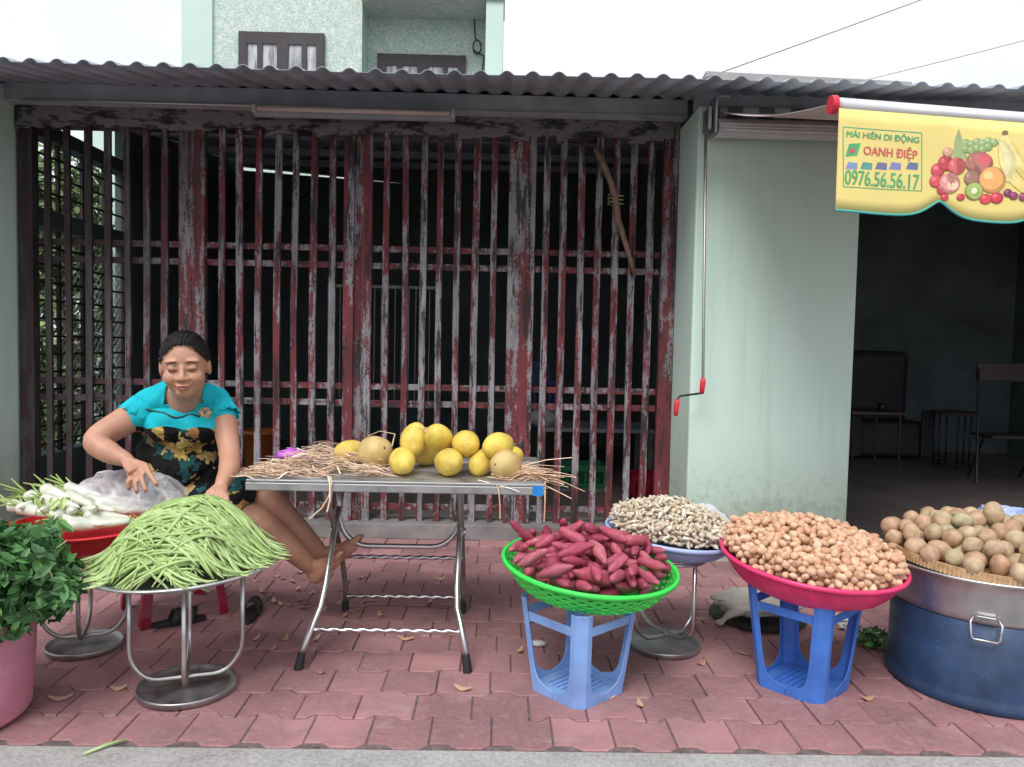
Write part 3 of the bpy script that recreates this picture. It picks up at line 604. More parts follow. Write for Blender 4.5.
# ================================================================== THINGS IN THE DIM ROOMS
def at(px, py, Y): return P(px, py, Y)
c = G(262, 466, .09) if False else P(262, 462, 6.3)
o = thing('orange_bucket', 'dim orange bucket standing behind the bars, right of the woman', 'bucket', (c.x, 6.3, .09))
MB().lathe([(.10, 0), (.115, .02), (.15, .42), (.158, .42), (.158, .45), (.145, .45), (.11, .03), (0.001, .03)], 32, (c.x, 6.3, .09), cap0=True).build('body', M['orange_pl'], o, smooth=True)
MB().tube([(c.x+.158*math.cos(a), 6.3-.02, .51-.1*math.sin(a)*1-.0) for a in np.linspace(0, math.pi, 14)], .004, 6).build('handle', M['dull_steel'], o)
def crate(px0, px1, py0, py1, Y, m, name, label, cat):
    a = P(px0, py1, Y); b = P(px1, py0, Y); o = thing(name, label, cat, ((a.x+b.x)/2, Y+.2, a.z)); d = .3
    MB().box(a.x, b.x, Y, Y+d, a.z, a.z+.012).build('bottom', m, o)
    for (x0, x1, y0, y1) in ((a.x, b.x, Y, Y+.01), (a.x, b.x, Y+d-.01, Y+d), (a.x, a.x+.01, Y+.0105, Y+d-.0105), (b.x-.01, b.x, Y+.0105, Y+d-.0105)):
        q = MB(); q.box(x0, x1, y0, y1, a.z+.0125, a.z+.05); q.box(x0, x1, y0, y1, b.z-.05, b.z)
        k = 5
        for i in range(k+1):
            if x1-x0 > y1-y0: xx = x0+(x1-x0-.02)*i/k; q.box(xx, xx+.02, y0, y1, a.z+.0505, b.z-.0505)
            else: yy = y0+(y1-y0-.02)*i/k; q.box(x0, x1, yy, yy+.02, a.z+.0505, b.z-.0505)
        q.build('side', m, o)
    return o
zt2 = P(580, 430, 6.8).z
tb = thing('work_table', 'dim grey table standing in the dark room behind the right bars', 'table', (P(590, 430, 6.8).x, 6.8, .09))
a, b = P(540, 428, 6.6), P(655, 428, 6.6); MB().box(a.x, b.x, 6.6, 7.3, a.z-.03, a.z).build('tabletop', M['beam'], tb)
for X in (a.x+.03, b.x-.03):
    for Y in (6.63, 7.27): MB().box(X-.02, X+.02, Y-.02, Y+.02, .09, a.z-.031).build('leg', M['dull_steel'], tb)
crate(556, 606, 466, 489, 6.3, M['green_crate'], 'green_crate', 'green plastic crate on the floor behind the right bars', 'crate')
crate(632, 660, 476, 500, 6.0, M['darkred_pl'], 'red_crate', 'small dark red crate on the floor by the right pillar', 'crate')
# blocks that carry the crates
for (px0, px1, py, Y, nm, lb) in ((552, 610, 489, 6.25, 'low_platform', 'low grey platform under the green crate behind the bars'), (628, 662, 500, 5.95, 'low_platform', 'low grey block under the dark red crate by the pillar')):
    a = P(px0, py, Y); b = P(px1, py, Y)
    q = MB().box(a.x, b.x, Y, Y+.4, .085, a.z-.001).build(nm, M['plinth'], loc=Vector((a.x, Y, .085)), bevel=.005); tag(q, lb, 'platform')
a = P(545, 427, 6.75)
o = MB(); o.ell((P(545, 418, 6.8).x, 6.85, a.z+.07), (.16, .1, .075), 20, 12, amp=.35, fr=3); tag(o.build('white_bag', M['white'], smooth=True, loc=Vector((a.x, 6.8, a.z))), 'crumpled whitish bag lying on the dim table behind the bars', 'bag')
a = P(590, 428, 6.75)
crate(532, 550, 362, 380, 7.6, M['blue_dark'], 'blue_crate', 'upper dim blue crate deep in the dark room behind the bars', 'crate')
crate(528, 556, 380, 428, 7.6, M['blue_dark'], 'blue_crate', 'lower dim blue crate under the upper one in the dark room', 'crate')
q_ = P(528, 428, 7.6); tag(MB().box(q_.x-.1, q_.x+.5, 7.55, 8.0, .085, q_.z-.001).build('dark_cabinet', M['darkwood'], loc=Vector((q_.x, 7.6, .085)), bevel=.01), 'dark cabinet carrying the blue crates deep in the room', 'cabinet')
# barred rack deep behind the third bay
rk_ = thing('drying_rack', 'dark upright rack with thin pale rods deep behind the middle bars', 'rack', (P(385, 300, 8.2).x, 8.2, .09))
xa, xb = P(330, 300, 8.2).x, P(440, 300, 8.2).x; zt3 = P(385, 285, 8.2).z
for X in (xa, xb): MB().box(X-.02, X+.02, 8.18, 8.22, .085, zt3).build('post', M['dull_steel'], rk_)
for z in (zt3-.02, .6): MB().box(xa+.021, xb-.021, 8.185, 8.215, z-.015, z+.015).build('crossbar', M['dull_steel'], rk_)
for k in range(16): X = xa+(xb-xa)*(k+.5)/16; MB().tube([(X, 8.2, zt3-.036), (X, 8.2, .616)], .008, 6).build('rod', M['dull_steel'], rk_)
# right room: round stool, low table, chair, dark sofa
M['dim_metal'] = vary('shade_darkened_metal', (.05, .05, .05), .2, 10, .4, .6)  # steel darkened in its base colour, dimness of the right room put in
def round_stool(px, py0, py1, wpx, Y, label):
    b = P(px, py1, Y); t_ = P(px, py0, Y); r = wpx/2/FPX*Y; z0 = .089; h = t_.z-z0
    o = thing('round_stool', label, 'stool', (b.x, Y, z0))
    MB().lathe([(.001, h-.03), (r, h-.03), (r*1.02, h-.01), (r*.97, h), (.001, h)], 28, (b.x, Y, z0)).build('seat', M['darkwood'], o, smooth=False)
    for k in range(6):
        a = k*math.pi/3+.3; MB().tube([(b.x+r*.75*math.cos(a), Y+r*.75*math.sin(a), z0), (b.x+r*.8*math.cos(a), Y+r*.8*math.sin(a), z0+h-.03)], .009, 8).build('leg', M['dim_metal'], o, smooth=True)
    MB().tube([(b.x+r*.78*math.cos(a), Y+r*.78*math.sin(a), z0+.04) for a in np.linspace(0, 6.283, 25)[:-1]], .008, 6, closed=True).build('foot_ring', M['dim_metal'], o, smooth=True)
round_stool(951, 411, 455, 42, 8.0, 'round topped metal stool in the middle of the dark shop room')
a, b = P(853, 410, 7.9), P(897, 410, 7.9)
lt = thing('low_table', 'low dark table with a bright bit on top, just inside the shop room', 'table', ((a.x+b.x)/2, 8, .089))
MB().box(a.x-.1, b.x, 7.7, 8.3, a.z-.03, a.z).build('tabletop', M['darkwood'], lt, bevel=.004)
for X in (a.x-.06, b.x-.04):
    for Y in (7.75, 8.25): MB().tube([(X, Y, .089), (X, Y, a.z-.031)], .013, 8).build('leg', M['dim_metal'], lt)
cu = P(884, 404, 7.8); tag(MB().lathe([(.001, 0), (.03, 0), (.035, .08), (.03, .08), (.026, .01), (.001, .01)], 20, (cu.x, 7.85, a.z+.001)).build('tin_cup', M['dim_metal'], smooth=True, loc=Vector((cu.x, 7.85, a.z))), 'small shiny cup on the low dark table', 'cup')
so = thing('dark_sofa', 'dark rounded sofa against the back of the shop room', 'sofa', (P(885, 400, 8.7).x, 8.7, .089))
a, b = P(840, 350, 8.7), P(925, 350, 8.7)
M['sofa'] = vary('black_leather', (.03, .03, .035), .2, 5, .6)
MB().box(a.x, b.x, 8.45, 9.0, .12, .5).build('seat', M['sofa'], so, bevel=.04); MB().box(a.x, b.x, 9.0, 9.15, .3, a.z).build('backrest', M['sofa'], so, bevel=.07)
for X in (a.x+.01, b.x-.16): MB().box(X, X+.15, 8.4, 8.44, .12, .65).build('armrest', M['sofa'], so, bevel=.03)
ch = thing('folding_chair', 'dark folding chair with slanting pale legs at the right of the shop room', 'chair', (P(1000, 450, 7.4).x, 7.4, .089))
A = P(975, 362, 7.4); B = P(1030, 380, 7.4)
MB().box(A.x, B.x, 7.35, 7.38, B.z-.02, A.z).build('backrest', M['darkwood'], ch, bevel=.01)
MB().box(A.x-.05, B.x-.05, 7.0, 7.34, .50, .53).build('seat', M['darkwood'], ch, bevel=.01)
for X in (A.x+.02, B.x-.02):
    MB().tube([(X-.2, 7.0, .089), (X, 7.36, A.z-.05)], .012, 8).build('leg', M['dim_metal'], ch); MB().tube([(X-.02, 7.42, .089), (X-.12, 7.05, .50)], .012, 8).build('leg', M['dim_metal'], ch)
# outside the left lattice: bushes and a neighbour column
def leaves(mb, c, r, n, s, seed=1, flatten=1.0, droop=.3):
    rnd = random.Random(seed)
    for _ in range(n):
        while True:
            d = Vector((rnd.uniform(-1, 1), rnd.uniform(-1, 1), rnd.uniform(-1, 1)))
            if .25 < d.length < 1: break
        p = Vector(c)+Vector((d.x*r[0], d.y*r[1], d.z*r[2])); nrm = (d*.7+Vector((rnd.uniform(-1, 1), rnd.uniform(-1, 1), rnd.uniform(-.5, 1)))).normalized()
        u = nrm.orthogonal().normalized(); u = Matrix.Rotation(rnd.uniform(0, 6.28), 3, nrm) @ u; w = nrm.cross(u); k = s*rnd.uniform(.6, 1.3)
        mb.add([p-u*k, p-u*k*.3+w*k*.42+nrm*k*.1, p+u*k*.5+w*k*.36+nrm*k*.06, p+u*k*1.05-nrm*k*.12, p+u*k*.5-w*k*.36+nrm*k*.06, p-u*k*.3-w*k*.42+nrm*k*.1], [(0, 1, 2, 3), (0, 3, 4, 5)])
bx = P(56, 250, 7.6).x
bu = thing('garden_bush', 'loose green bush outside the side window behind the left bars', 'bush', (bx, 6.6, -.4))
mb = MB(); leaves(mb, (bx, 7.6, 1.1), (.46, .7, 1.9), 3600, .055, 3); leaves(mb, (bx, 7.6, 2.4), (.5, .6, .75), 1700, .055, 5); mb.build('foliage', M['bush'], bu)
mb = MB()
for k in range(7): mb.tube([(bx+random.uniform(-.05, .05), 7.6, -.4), (bx+random.uniform(-.2, .2), 7.6+random.uniform(-.3, .4), .9), (bx+random.uniform(-.4, .4), 7.6+random.uniform(-.6, .6), 2.5)], [.03, .018, .006], 6)
mb.build('stem', M['twig'], bu)
cx_ = P(84, 250, 8.6).x
mb = MB().box(cx_, P(150, 250, 8.6).x, 8.6, 8.9, -.4, 3.6).build('garden_wall', M['palemint'], loc=Vector((cx_, 8.4, -.4))); tag(mb, 'pale mint wall seen through the mesh of the side window', 'wall')
# ================================================================== FURNITURE AND GOODS ON THE PAVING
def frame(o): return MAT[o.name]
def steel_stand(name, label, c, h, r, rot, mats, lean=0):
    o = thing(name, label, 'stand', c, rotm(0, 0, rot)); rb = r*.88
    MB().lathe([(.001, .012), (rb*.86, .012), (rb*.95, .02), (rb*.99, .027), (rb*1.02, .028), (rb*1.03, .022), (rb*1.0, .004), (rb*.9, 0), (.001, 0)], 48).build('base_plate', mats[1], o, smooth=True, local=True)
    for k in range(2):
        a = R(90*k); ca, sa = math.cos(a), math.sin(a); z0 = .052+.017*k
        path = [(-r, h)]+[(-r, h*.5), (-r, .17)]+[(-r+.10*(1-math.cos(q)), .17-(.17-z0)*math.sin(q)) for q in np.linspace(.25, math.pi/2, 7)]
        path += [(-x, z) for x, z in reversed(path)]
        MB().tube([(x*ca, x*sa, z) for x, z in path], .0085, 10).build('tube_leg', mats[0], o, smooth=True, local=True)
    MB().tube([(r*1.0*math.cos(a), r*1.0*math.sin(a), h) for a in np.linspace(0, 2*math.pi, 41)[:-1]], .008, 8, closed=True).build('top_ring', mats[0], o, smooth=True, local=True)
    return o
def inverted_stool(label, c, rot, m, hh):
    o = thing('plastic_stool', label, 'stool', c, rotm(0, 0, rot), group='blue plastic stools turned upside down')
    wb, wt = .130, .165; cc = .030
    w = lambda z: wb+(wt-wb)*z/hh
    def loop(W, z, c_=cc): return [(W, -(W-c_), z), (W, W-c_, z), (W-c_, W, z), (-(W-c_), W, z), (-W, W-c_, z), (-W, -(W-c_), z), (-(W-c_), -W, z), (W-c_, -W, z)]
    mb = MB(); lo = loop(w(0)-.004, .018)+loop(w(0)-.004, .024)+loop(w(0)*.80, .006)
    mb.add(loop(w(0)-.0045, 0.0)+loop(w(0)-.0045, .022)+loop(.10, .022), [(i, (i+1) % 8, 8+(i+1) % 8, 8+i) for i in range(8)]+[(8+i, 8+(i+1) % 8, 16+(i+1) % 8, 16+i) for i in range(8)]+[tuple(16+i for i in range(8))])
    for k in range(-3, 4): mb.box(-.085, .085, k*.024-.002, k*.024+.002, .0235, .03)
    mb.build('seat', m, o, local=True, bevel=.003)
    zs = [0.0, .02, .030, .036, .043, .052, .065, .085, .13, .2, .26, .30, hh]
    def lw(z): return .022+.081*math.exp(-(max(0, z-.030)/.016)**.9)
    for k in range(4):
        rm = Matrix.Rotation(math.pi/2*k, 4, 'Z'); vs = []; fs = []
        for z in zs:
            W = w(z); l = min(lw(z), W-cc-.001)
            vs += [(W, W-cc-l, z), (W, W-cc, z), (W-cc, W, z), (W-cc-l, W, z)]
        for i in range(len(zs)-1):
            for j in range(3): fs.append((4*i+j, 4*i+j+1, 4*i+4+j+1, 4*i+4+j))
        mb = MB().add(vs, fs, rm); mb.build('leg', m, o, local=True, solid=.005, bevel=.002)
        mb = MB(); za, zb_ = hh-.082, hh-.050
        q = [(w(z)-.0035, s*(w(z)-cc-.024), z+dz) for z, dz in ((za, 0), (zb_, 0)) for s in (-1, 1)]
        mb.add([q[0], q[1], q[3], q[2]], [(0, 1, 2, 3)], rm); mb.build('brace', m, o, local=True, solid=.004)
    return o
def bowl_basket(label, c, rot, Rr, depth, m, holes, rim_w=.014, name='basket', group=None):
    o = thing(name, label, 'basket', c, rot, group)
    prof = [(Rr*.52, -depth), (Rr*.66, -depth*.93), (Rr*.78, -depth*.78), (Rr*.86, -depth*.58), (Rr*.92, -depth*.36), (Rr*.955, -depth*.17), (Rr*.97, -.012)]
    def pr(u):
        x = u*(len(prof)-1); i = min(int(x), len(prof)-2); f = x-i; return (prof[i][0]*(1-f)+prof[i+1][0]*f, prof[i][1]*(1-f)+prof[i+1][1]*f)
    n = 66; rows = 11; mb = MB(); vs = []; fs = []
    for j in range(rows+1):
        r_, z_ = pr(j/rows)
        for i in range(n):
            a = 2*math.pi*(i+.5*(j % 1))/n; vs.append(Vector((r_*math.cos(a), r_*math.sin(a), z_)))
    base = list(vs)
    for j in range(rows):
        for i in range(n):
            q = (j*n+i, j*n+(i+1) % n, (j+1)*n+(i+1) % n, (j+1)*n+i)
            if holes and (i+j) % 2 == 0 and 0 < j < rows-1:
                cen = sum((base[k] for k in q), Vector())/4; b = len(vs)
                inner = []
                for k in range(4):
                    e1 = base[q[k]]; e2 = base[q[(k+1) % 4]]; vs.append(cen+(e1-cen)*.52); vs.append(cen+((e1+e2)/2-cen)*.74)
                # ring of faces between the cell and its rounded hole
                for k in range(4):
                    k2 = (k+1) % 4; fs.append((q[k], q[k2], b+2*k2, b+2*k+1, b+2*k))
            else: fs.append(q)
    fs.append(tuple(range(n))[::-1]); mb.add(vs, fs)
    mb.build('bowl', m, o, local=True, smooth=True, solid=.0025, fix=False)
    MB().lathe([(Rr*.962, -.02), (Rr*.97, -.004), (Rr*.985, .004), (Rr+.002, .004), (Rr+.006, -.003), (Rr+.003, -rim_w), (Rr-.003, -rim_w), (Rr-.003, -.005), (Rr*.975, -.012), (Rr*.968, -.022), (Rr*.962, -.02)], 96).build('rim', m, o, local=True, smooth=True)
    return o
# ---- heap packing: small balls dropped one by one on a bowl and on each other
def pack(n, r, Rb, base, k, seed, cand=40, cen=(0, 0), jit=.15, sq=1.0):
    rg = np.random.RandomState(seed); pts = np.zeros((n, 3)); rr = r*(1+jit*(rg.rand(n)-.5)*2)
    for i in range(n):
        a = rg.rand(cand)*2*math.pi; d = np.sqrt(rg.rand(cand))*Rb; x = d*np.cos(a); y = d*np.sin(a)
        z = np.array([base(math.hypot(u, v)) for u, v in zip(x, y)])+rr[i]*.9
        if i:
            dx = x[:, None]-pts[None, :i, 0]; dy = y[:, None]-pts[None, :i, 1]; s = (rr[i]+rr[None, :i])*.94; dd = s*s-dx*dx-dy*dy
            zz = np.where(dd > 0, pts[None, :i, 2]+sq*np.sqrt(np.maximum(dd, 0)), -9).max(1); z = np.maximum(z, zz)
        cost = z+k*np.hypot(x-cen[0], y-cen[1]); j = int(np.argmin(cost)); pts[i] = (x[j], y[j], z[j])
    return pts, rr
def lathe_x(prof, n=10, bend=0, seed=0, amp=.05):
    mb = MB(); k = len(prof); vs = []
    for i, (x, r) in enumerate(prof):
        for j in range(n):
            a = 2*math.pi*j/n; q = r*(1+amp*mnoise.noise(Vector((x*40+seed, math.cos(a)*1.5, math.sin(a)*1.5+seed*3))))
            vs.append((x, q*math.cos(a)+bend*x*x, q*math.sin(a)))
    fs = [(i*n+j, i*n+(j+1) % n, (i+1)*n+(j+1) % n, (i+1)*n+j) for i in range(k-1) for j in range(n)]+[tuple(range(n))[::-1], tuple((k-1)*n+j for j in range(n))]
    mb.add(vs, fs); return mb
def put(me, name, label, cat, group, mtx):
    o = bpy.data.objects.new(name, me); COL.objects.link(o); o.matrix_world = mtx; return tag(o, label, cat, group)
def exposure(pts, r, view):
    # how open each ball is toward the viewer: few balls in front of it
    out = []
    v = Vector(view).normalized(); P_ = np.array(pts); V = np.array(v)
    for i in range(len(P_)):
        d = P_-P_[i]; t_ = d@V; perp = np.linalg.norm(d-np.outer(t_, V), axis=1)
        out.append(((t_ > r*.4) & (perp < r*1.5)).sum()+((t_ > r*.4) & (perp < r*.8)).sum()*2)
    return np.array(out)
def heap(T, pts, meshes, name, label, cat, group, limit, r, stuffname, stufflabel, mat, seed, flat=.5):
    rnd = random.Random(seed); Ti = T.to_3x3()
    vw = Ti.inverted() @ (Vector((0, 0, CH+.5))-T.translation); ex = exposure(pts, r, vw); order = np.argsort(ex, kind='stable')
    stuff = MB()
    for q, i in enumerate(order):
        eul = Euler((rnd.uniform(0, 6.28), rnd.gauss(0, flat), rnd.uniform(0, 6.28)))
        loc = Matrix.Translation(pts[i]) @ eul.to_matrix().to_4x4() @ Matrix.Diagonal((rnd.uniform(.9, 1.12),)*3+(1,))
        me = rnd.choice(meshes)
        if q < limit: put(me, name, label, cat, group, T @ loc)
        else:
            stuff.add([v.co for v in me.vertices], [tuple(p.vertices) for p in me.polygons], T @ loc)
    if stuff.v:
        so_ = stuff.build(stuffname, mat, smooth=True, loc=T.translation.copy()); tag(so_, stufflabel, cat, kind='stuff')
# ---------------- bean tray
SB = G(187, 690); SB.z = 0
steel_stand('steel_stand', 'shiny bent tube stand carrying the tray of green beans', SB, .438, .19, 19, (M['steel'], M['dull_steel']))
bc = Vector((SB.x-.0, SB.y+.01, .456)); bt = rotm(1.5, -2.6, 0)
tray = thing('steel_tray', 'round steel tray heaped with green beans', 'tray', bc, bt)
MB().lathe([(.001, 0), (.25, 0), (.29, .008), (.315, .02), (.332, .022), (.334, .016), (.325, .012), (.31, .010), (.29, -.003), (.25, -.008), (.001, -.008)], 80).build('dish', M['steel_tray'], tray, local=True, smooth=True)
Tb = frame(tray)
def beanz(x, y):
    # heap profile: peak a little right of the middle, long left slope
    u = x-.025; sx = .325 if u < 0 else .262; rr_ = math.sqrt((u/sx)**2+((y-.01)/.295)**2)
    core = .215*max(0, 1-rr_**2.3)**.95
    return .014+core+.016*mnoise.noise(Vector((x*9, y*9, 0)))*(core > 0)
rnd = random.Random(11)
stuffb = MB(); nb = 0
def bean(i, depth):
    a = rnd.uniform(0, 6.28); d = math.sqrt(rnd.random())*.25; cx, cy = d*math.cos(a), d*math.sin(a)
    th = rnd.gauss(-.12, .38) if cx > -.12 else rnd.gauss(.5, .8)
    if rnd.random() < .12: th = rnd.uniform(-1.5, 1.5)
    if d > .17: # near the rim the beans turn along it
        tg = (a+math.pi/2+math.pi/2) % math.pi-math.pi/2; th = th*(1-(d-.17)/.10*.7)+tg*((d-.17)/.10*.7) if rnd.random() < (.5 if cx > .1 else .9) else th
    Ln = rnd.uniform(.18, .34); bd = rnd.uniform(-.6, .6); pts = []; K = 9
    for k in range(K):
        s_ = (k/(K-1)-.5)*Ln; x = cx+s_*math.cos(th)-bd*s_*s_*math.sin(th); y = cy+s_*math.sin(th)+bd*s_*s_*math.cos(th)
        rr_ = math.hypot(x, y)
        pts.append(Vector((x, y, beanz(x, y)+depth+.004)) if rr_ < .305 else Vector((x, y, max(.03, beanz(x, y))+depth*.3+.004)))
    # stiffen
    for _ in range(3): pts = [pts[0]]+[(pts[k-1]+pts[k]*2+pts[k+1])/4 for k in range(1, K-1)]+[pts[-1]]
    rr0 = rnd.uniform(.0046, .0064); rad = [rr0*.35, rr0*.85, rr0, rr0*.95, rr0*1.05, rr0, rr0*.95, rr0*.8, rr0*.25]
    return pts, rad
for i in range(420):
    pts, rad = bean(i, rnd.uniform(-.035, -.008)); stuffb.tube([Tb @ p for p in pts], rad, 6)
tag(stuffb.build('green_bean_heap', M['bean'], smooth=True, loc=Tb.translation.copy()), 'green beans deeper in the heap on the round steel tray', 'beans', kind='stuff')
for i in range(290):
    pts, rad = bean(i, rnd.uniform(-.006, .014)); w_ = [Tb @ p for p in pts]
    tag(MB().tube(w_, rad, 7).build('green_bean', M['bean'], smooth=True, loc=w_[4].copy(), fix=False), 'long pale green bean on the heap on the steel tray', 'bean', 'green beans on the steel tray')
# ---------------- green basket of sweet potatoes
sc1 = Vector((.315, 2.805, 0))
inverted_stool('faded light blue plastic stool, upside down, carrying the green basket', sc1, 42, M['blue_fade'], .352)
T1c = Vector((P(590, 562, 2.88).x, 2.88, P(590, 562, 2.88).z)); r1 = rotm(4, 4.2, 0)
b1 = bowl_basket('bright green round basket with holes, full of purple sweet potatoes', T1c, r1, .332, .122, M['green_pl'], True)
T1 = frame(b1)
sw = []
for q in range(9):
    Ln = random.uniform(.115, .175); rr_ = random.uniform(.018, .024); pk = random.uniform(-.15, .15)
    prof = [(-Ln/2+Ln*u, rr_*max(.12, (math.sin(math.pi*min(1, max(0, u**(1+pk))))**.42)*(1+.10*math.sin(u*9+q)))) for u in np.linspace(0, 1, 13)]
    sw.append(lathe_x(prof, 12, random.uniform(-1.8, 1.8), q, .16).mesh('sweet_potato', M['sweet'], True))
base1 = lambda d: -.112+.11*(d/.30)**3
rnd = random.Random(5)
# sweet potatoes as chains of balls dropped on each other
placed = np.zeros((0, 4))
def drop_long(n, Rb, base, L_, rr_, k, seed, cen=(0, 0), cand=60):
    global placed
    rg = np.random.RandomState(seed); res = []; B = np.zeros((0, 4))
    for i in range(n):
        best = None; Ln = L_*rg.uniform(.85, 1.12)
        for c_ in range(cand):
            a = rg.rand()*6.283; d = math.sqrt(rg.rand())*Rb; x, y = d*math.cos(a), d*math.sin(a); th = rg.rand()*3.1416; tl = rg.normal(0, .42)
            ss = np.linspace(-.36, .36, 4)*Ln; px = x+ss*math.cos(th)*math.cos(tl); py = y+ss*math.sin(th)*math.cos(tl); pz = ss*math.sin(tl)
            if np.hypot(px, py).max() > Rb+.02: continue
            need = np.array([base(math.hypot(u, v)) for u, v in zip(px, py)])+rr_-pz
            if len(B):
                dx = px[:, None]-B[None, :, 0]; dy = py[:, None]-B[None, :, 1]; s2 = (rr_*1.8)**2-dx*dx-dy*dy
                zz = np.where(s2 > 0, B[None, :, 2]+np.sqrt(np.maximum(s2, 0))-pz[:, None], -9); need = np.maximum(need, zz.max(1))
            z = need.max(); cost = z+k*math.hypot(x-cen[0], y-cen[1])
            if best is None or cost < best[0]: best = (cost, x, y, z, th, tl, Ln, px, py, pz+z)
        if best is None: continue
        _, x, y, z, th, tl, Ln, px, py, pz = best; B = np.vstack([B, np.stack([px, py, pz, px*0], 1)]); res.append((x, y, z, th, tl, Ln))
    return res
for (x, y, z, th, tl, Ln) in drop_long(122, .285, base1, .136, .0205, .30, 3, (.0, .01)):
    m_ = Matrix.Translation((x, y, z)) @ Matrix.Rotation(th, 4, 'Z') @ Matrix.Rotation(-tl, 4, 'Y') @ Matrix.Rotation(rnd.uniform(0, 6.28), 4, 'X') @ Matrix.Diagonal((Ln/.145, 1, 1, 1))
    put(rnd.choice(sw), 'sweet_potato', 'purple red sweet potato in the pile in the green basket', 'sweet potato', 'sweet potatoes in the green basket', T1 @ m_)
# ---------------- pink basket of peanuts
sc2 = Vector((1.185, 2.865, 0))
inverted_stool('bright blue plastic stool, upside down, carrying the pink basket', sc2, 42, M['blue'], .384)
T2c = P(812, 556, 2.90); r2 = rotm(5, 2.6, 0)
b2 = bowl_basket('hot pink round basket heaped with pinkish tan peanuts', T2c, r2, .338, .130, M['pink_pl'], False)
T2 = frame(b2)
pn = []
for q in range(8):
    Ln = random.uniform(.035, .046); r_ = random.uniform(.0128, .0152)
    prof = [(-Ln/2+Ln*u, r_*max(.10, math.sin(math.pi*min(.98, max(.02, u)))**.45*(1-.10*math.exp(-((u-.5)/.14)**2)*(q % 3)/1.4))) for u in np.linspace(0, 1, 9)]
    pn.append(lathe_x(prof, 9, random.uniform(-3, 3), q, .12).mesh('peanut', M['peanut'], True))
pts, rr = pack(1500, .0148, .318, lambda d: -.012, .30, 4, 34, (-.02, .01), sq=.85)
heap(T2, pts, pn, 'peanut', 'pinkish tan peanut in the heap in the pink basket', 'peanut', 'peanuts in the pink basket', 298, .016, 'peanut_heap', 'pinkish tan peanuts deeper in the heap in the pink basket', M['peanut'], 8, .35)
# ---------------- pale blue basket of pods on its stand
S3 = G(664, 647); S3.z = 0
steel_stand('steel_stand', 'dull bent tube stand behind the green basket, carrying the pale pods', S3, .40, .168, 30, (M['steel'], M['dull_steel']))
T3c = Vector((P(671, 530, S3.y+.03).x, S3.y+.03, P(671, 531, S3.y+.03).z)); r3 = rotm(2, 5.0, 0)
b3 = bowl_basket('pale blue round basket lined with clear film, full of pale beige pods', T3c, r3, .278, .085, M['paleblue_pl'], False)
MB().lathe([(.13, -.088), (.17, -.086), (.215, -.06), (.23, -.035), (.226, -.034), (.21, -.056), (.168, -.082), (.13, -.084)], 64).build('under_tray', M['black_rubber'], b3, local=True, smooth=True)
T3 = frame(b3)
pd = []
for q in range(8):
    Ln = random.uniform(.032, .050); r_ = random.uniform(.0068, .0095)
    prof = [(-Ln/2+Ln*u, r_*max(.15, math.sin(math.pi*min(.97, max(.03, u)))**.5*(1+.28*math.sin(u*11+q*2)))) for u in np.linspace(0, 1, 9)]
    pd.append(lathe_x(prof, 7, random.uniform(-7, 7), q, .5).mesh('pod', M['pod'], True))
pts, rr = pack(1500, .0125, .252, lambda d: .002, .36, 6, 34, (-.01, .0), sq=.8)
heap(T3, pts, pd, 'dried_pod', 'small pale beige pod in the heap in the pale blue basket', 'pod', 'pale pods in the pale blue basket', 298, .013, 'dried_pod_heap', 'pale beige pods deeper in the heap in the pale blue basket', M['pod'], 9, .5)
# film liner at the right and left edge
mb = MB(); nv = 40; vs = []; fs = []
for i in range(nv+1):
    a = R(-35+150*i/nv)
    for j in range(5):
        k = j/4; up = .055*math.exp(-((a-.75)/.45)**2)+.012
        rr_ = .225+.062*k+.010*mnoise.noise(Vector((i*.45, j, 3))); z = .0+.02*k+up*k**.8+.016*mnoise.noise(Vector((i*.6, j*.8, 0)))
        vs.append((rr_*math.cos(a), rr_*math.sin(a), z))
for i in range(nv):
    for j in range(4): fs.append((i*5+j, (i+1)*5+j, (i+1)*5+j+1, i*5+j+1))
mb.add(vs, fs, T3); tag(mb.build('plastic_film', M['bag'], smooth=True, loc=T3.translation.copy()), 'crumpled clear plastic film under the pale pods', 'film')
# ---------------- blue drum with steel pan and bamboo tray of fruit
Rd = .335; Yd = 2.93; Xd = .511*Yd+Rd*math.sqrt(1+.511**2)*1.0+.045
dr = thing('blue_drum', 'big dark blue drum at the right edge, carrying a steel pan', 'drum', (Xd, Yd, 0))
MB().lathe([(.001, .004), (Rd-.02, .004), (Rd-.006, 0), (Rd+.004, .012), (Rd+.006, .03), (Rd, .045), (Rd-.002, .06), (Rd-.003, .318), (Rd-.02, .33)], 96).build('body', M['navy'], dr, local=True, smooth=True)
pan = thing('steel_pan', 'wide steel pan with wire handles set in the top of the blue drum', 'pan', (Xd, Yd, .322))
MB().lathe([(.30, 0), (Rd-.008, 0), (Rd-.002, .003), (Rd+.004, .014), (Rd+.006, .03), (Rd+.016, .115), (Rd+.03, .150), (Rd+.040, .155), (Rd+.040, .163), (Rd+.026, .163), (Rd+.008, .12), (Rd-.004, .02), (.30, .008), (.30, 0)], 96).build('body', M['steel_tray'], pan, local=True, smooth=True)
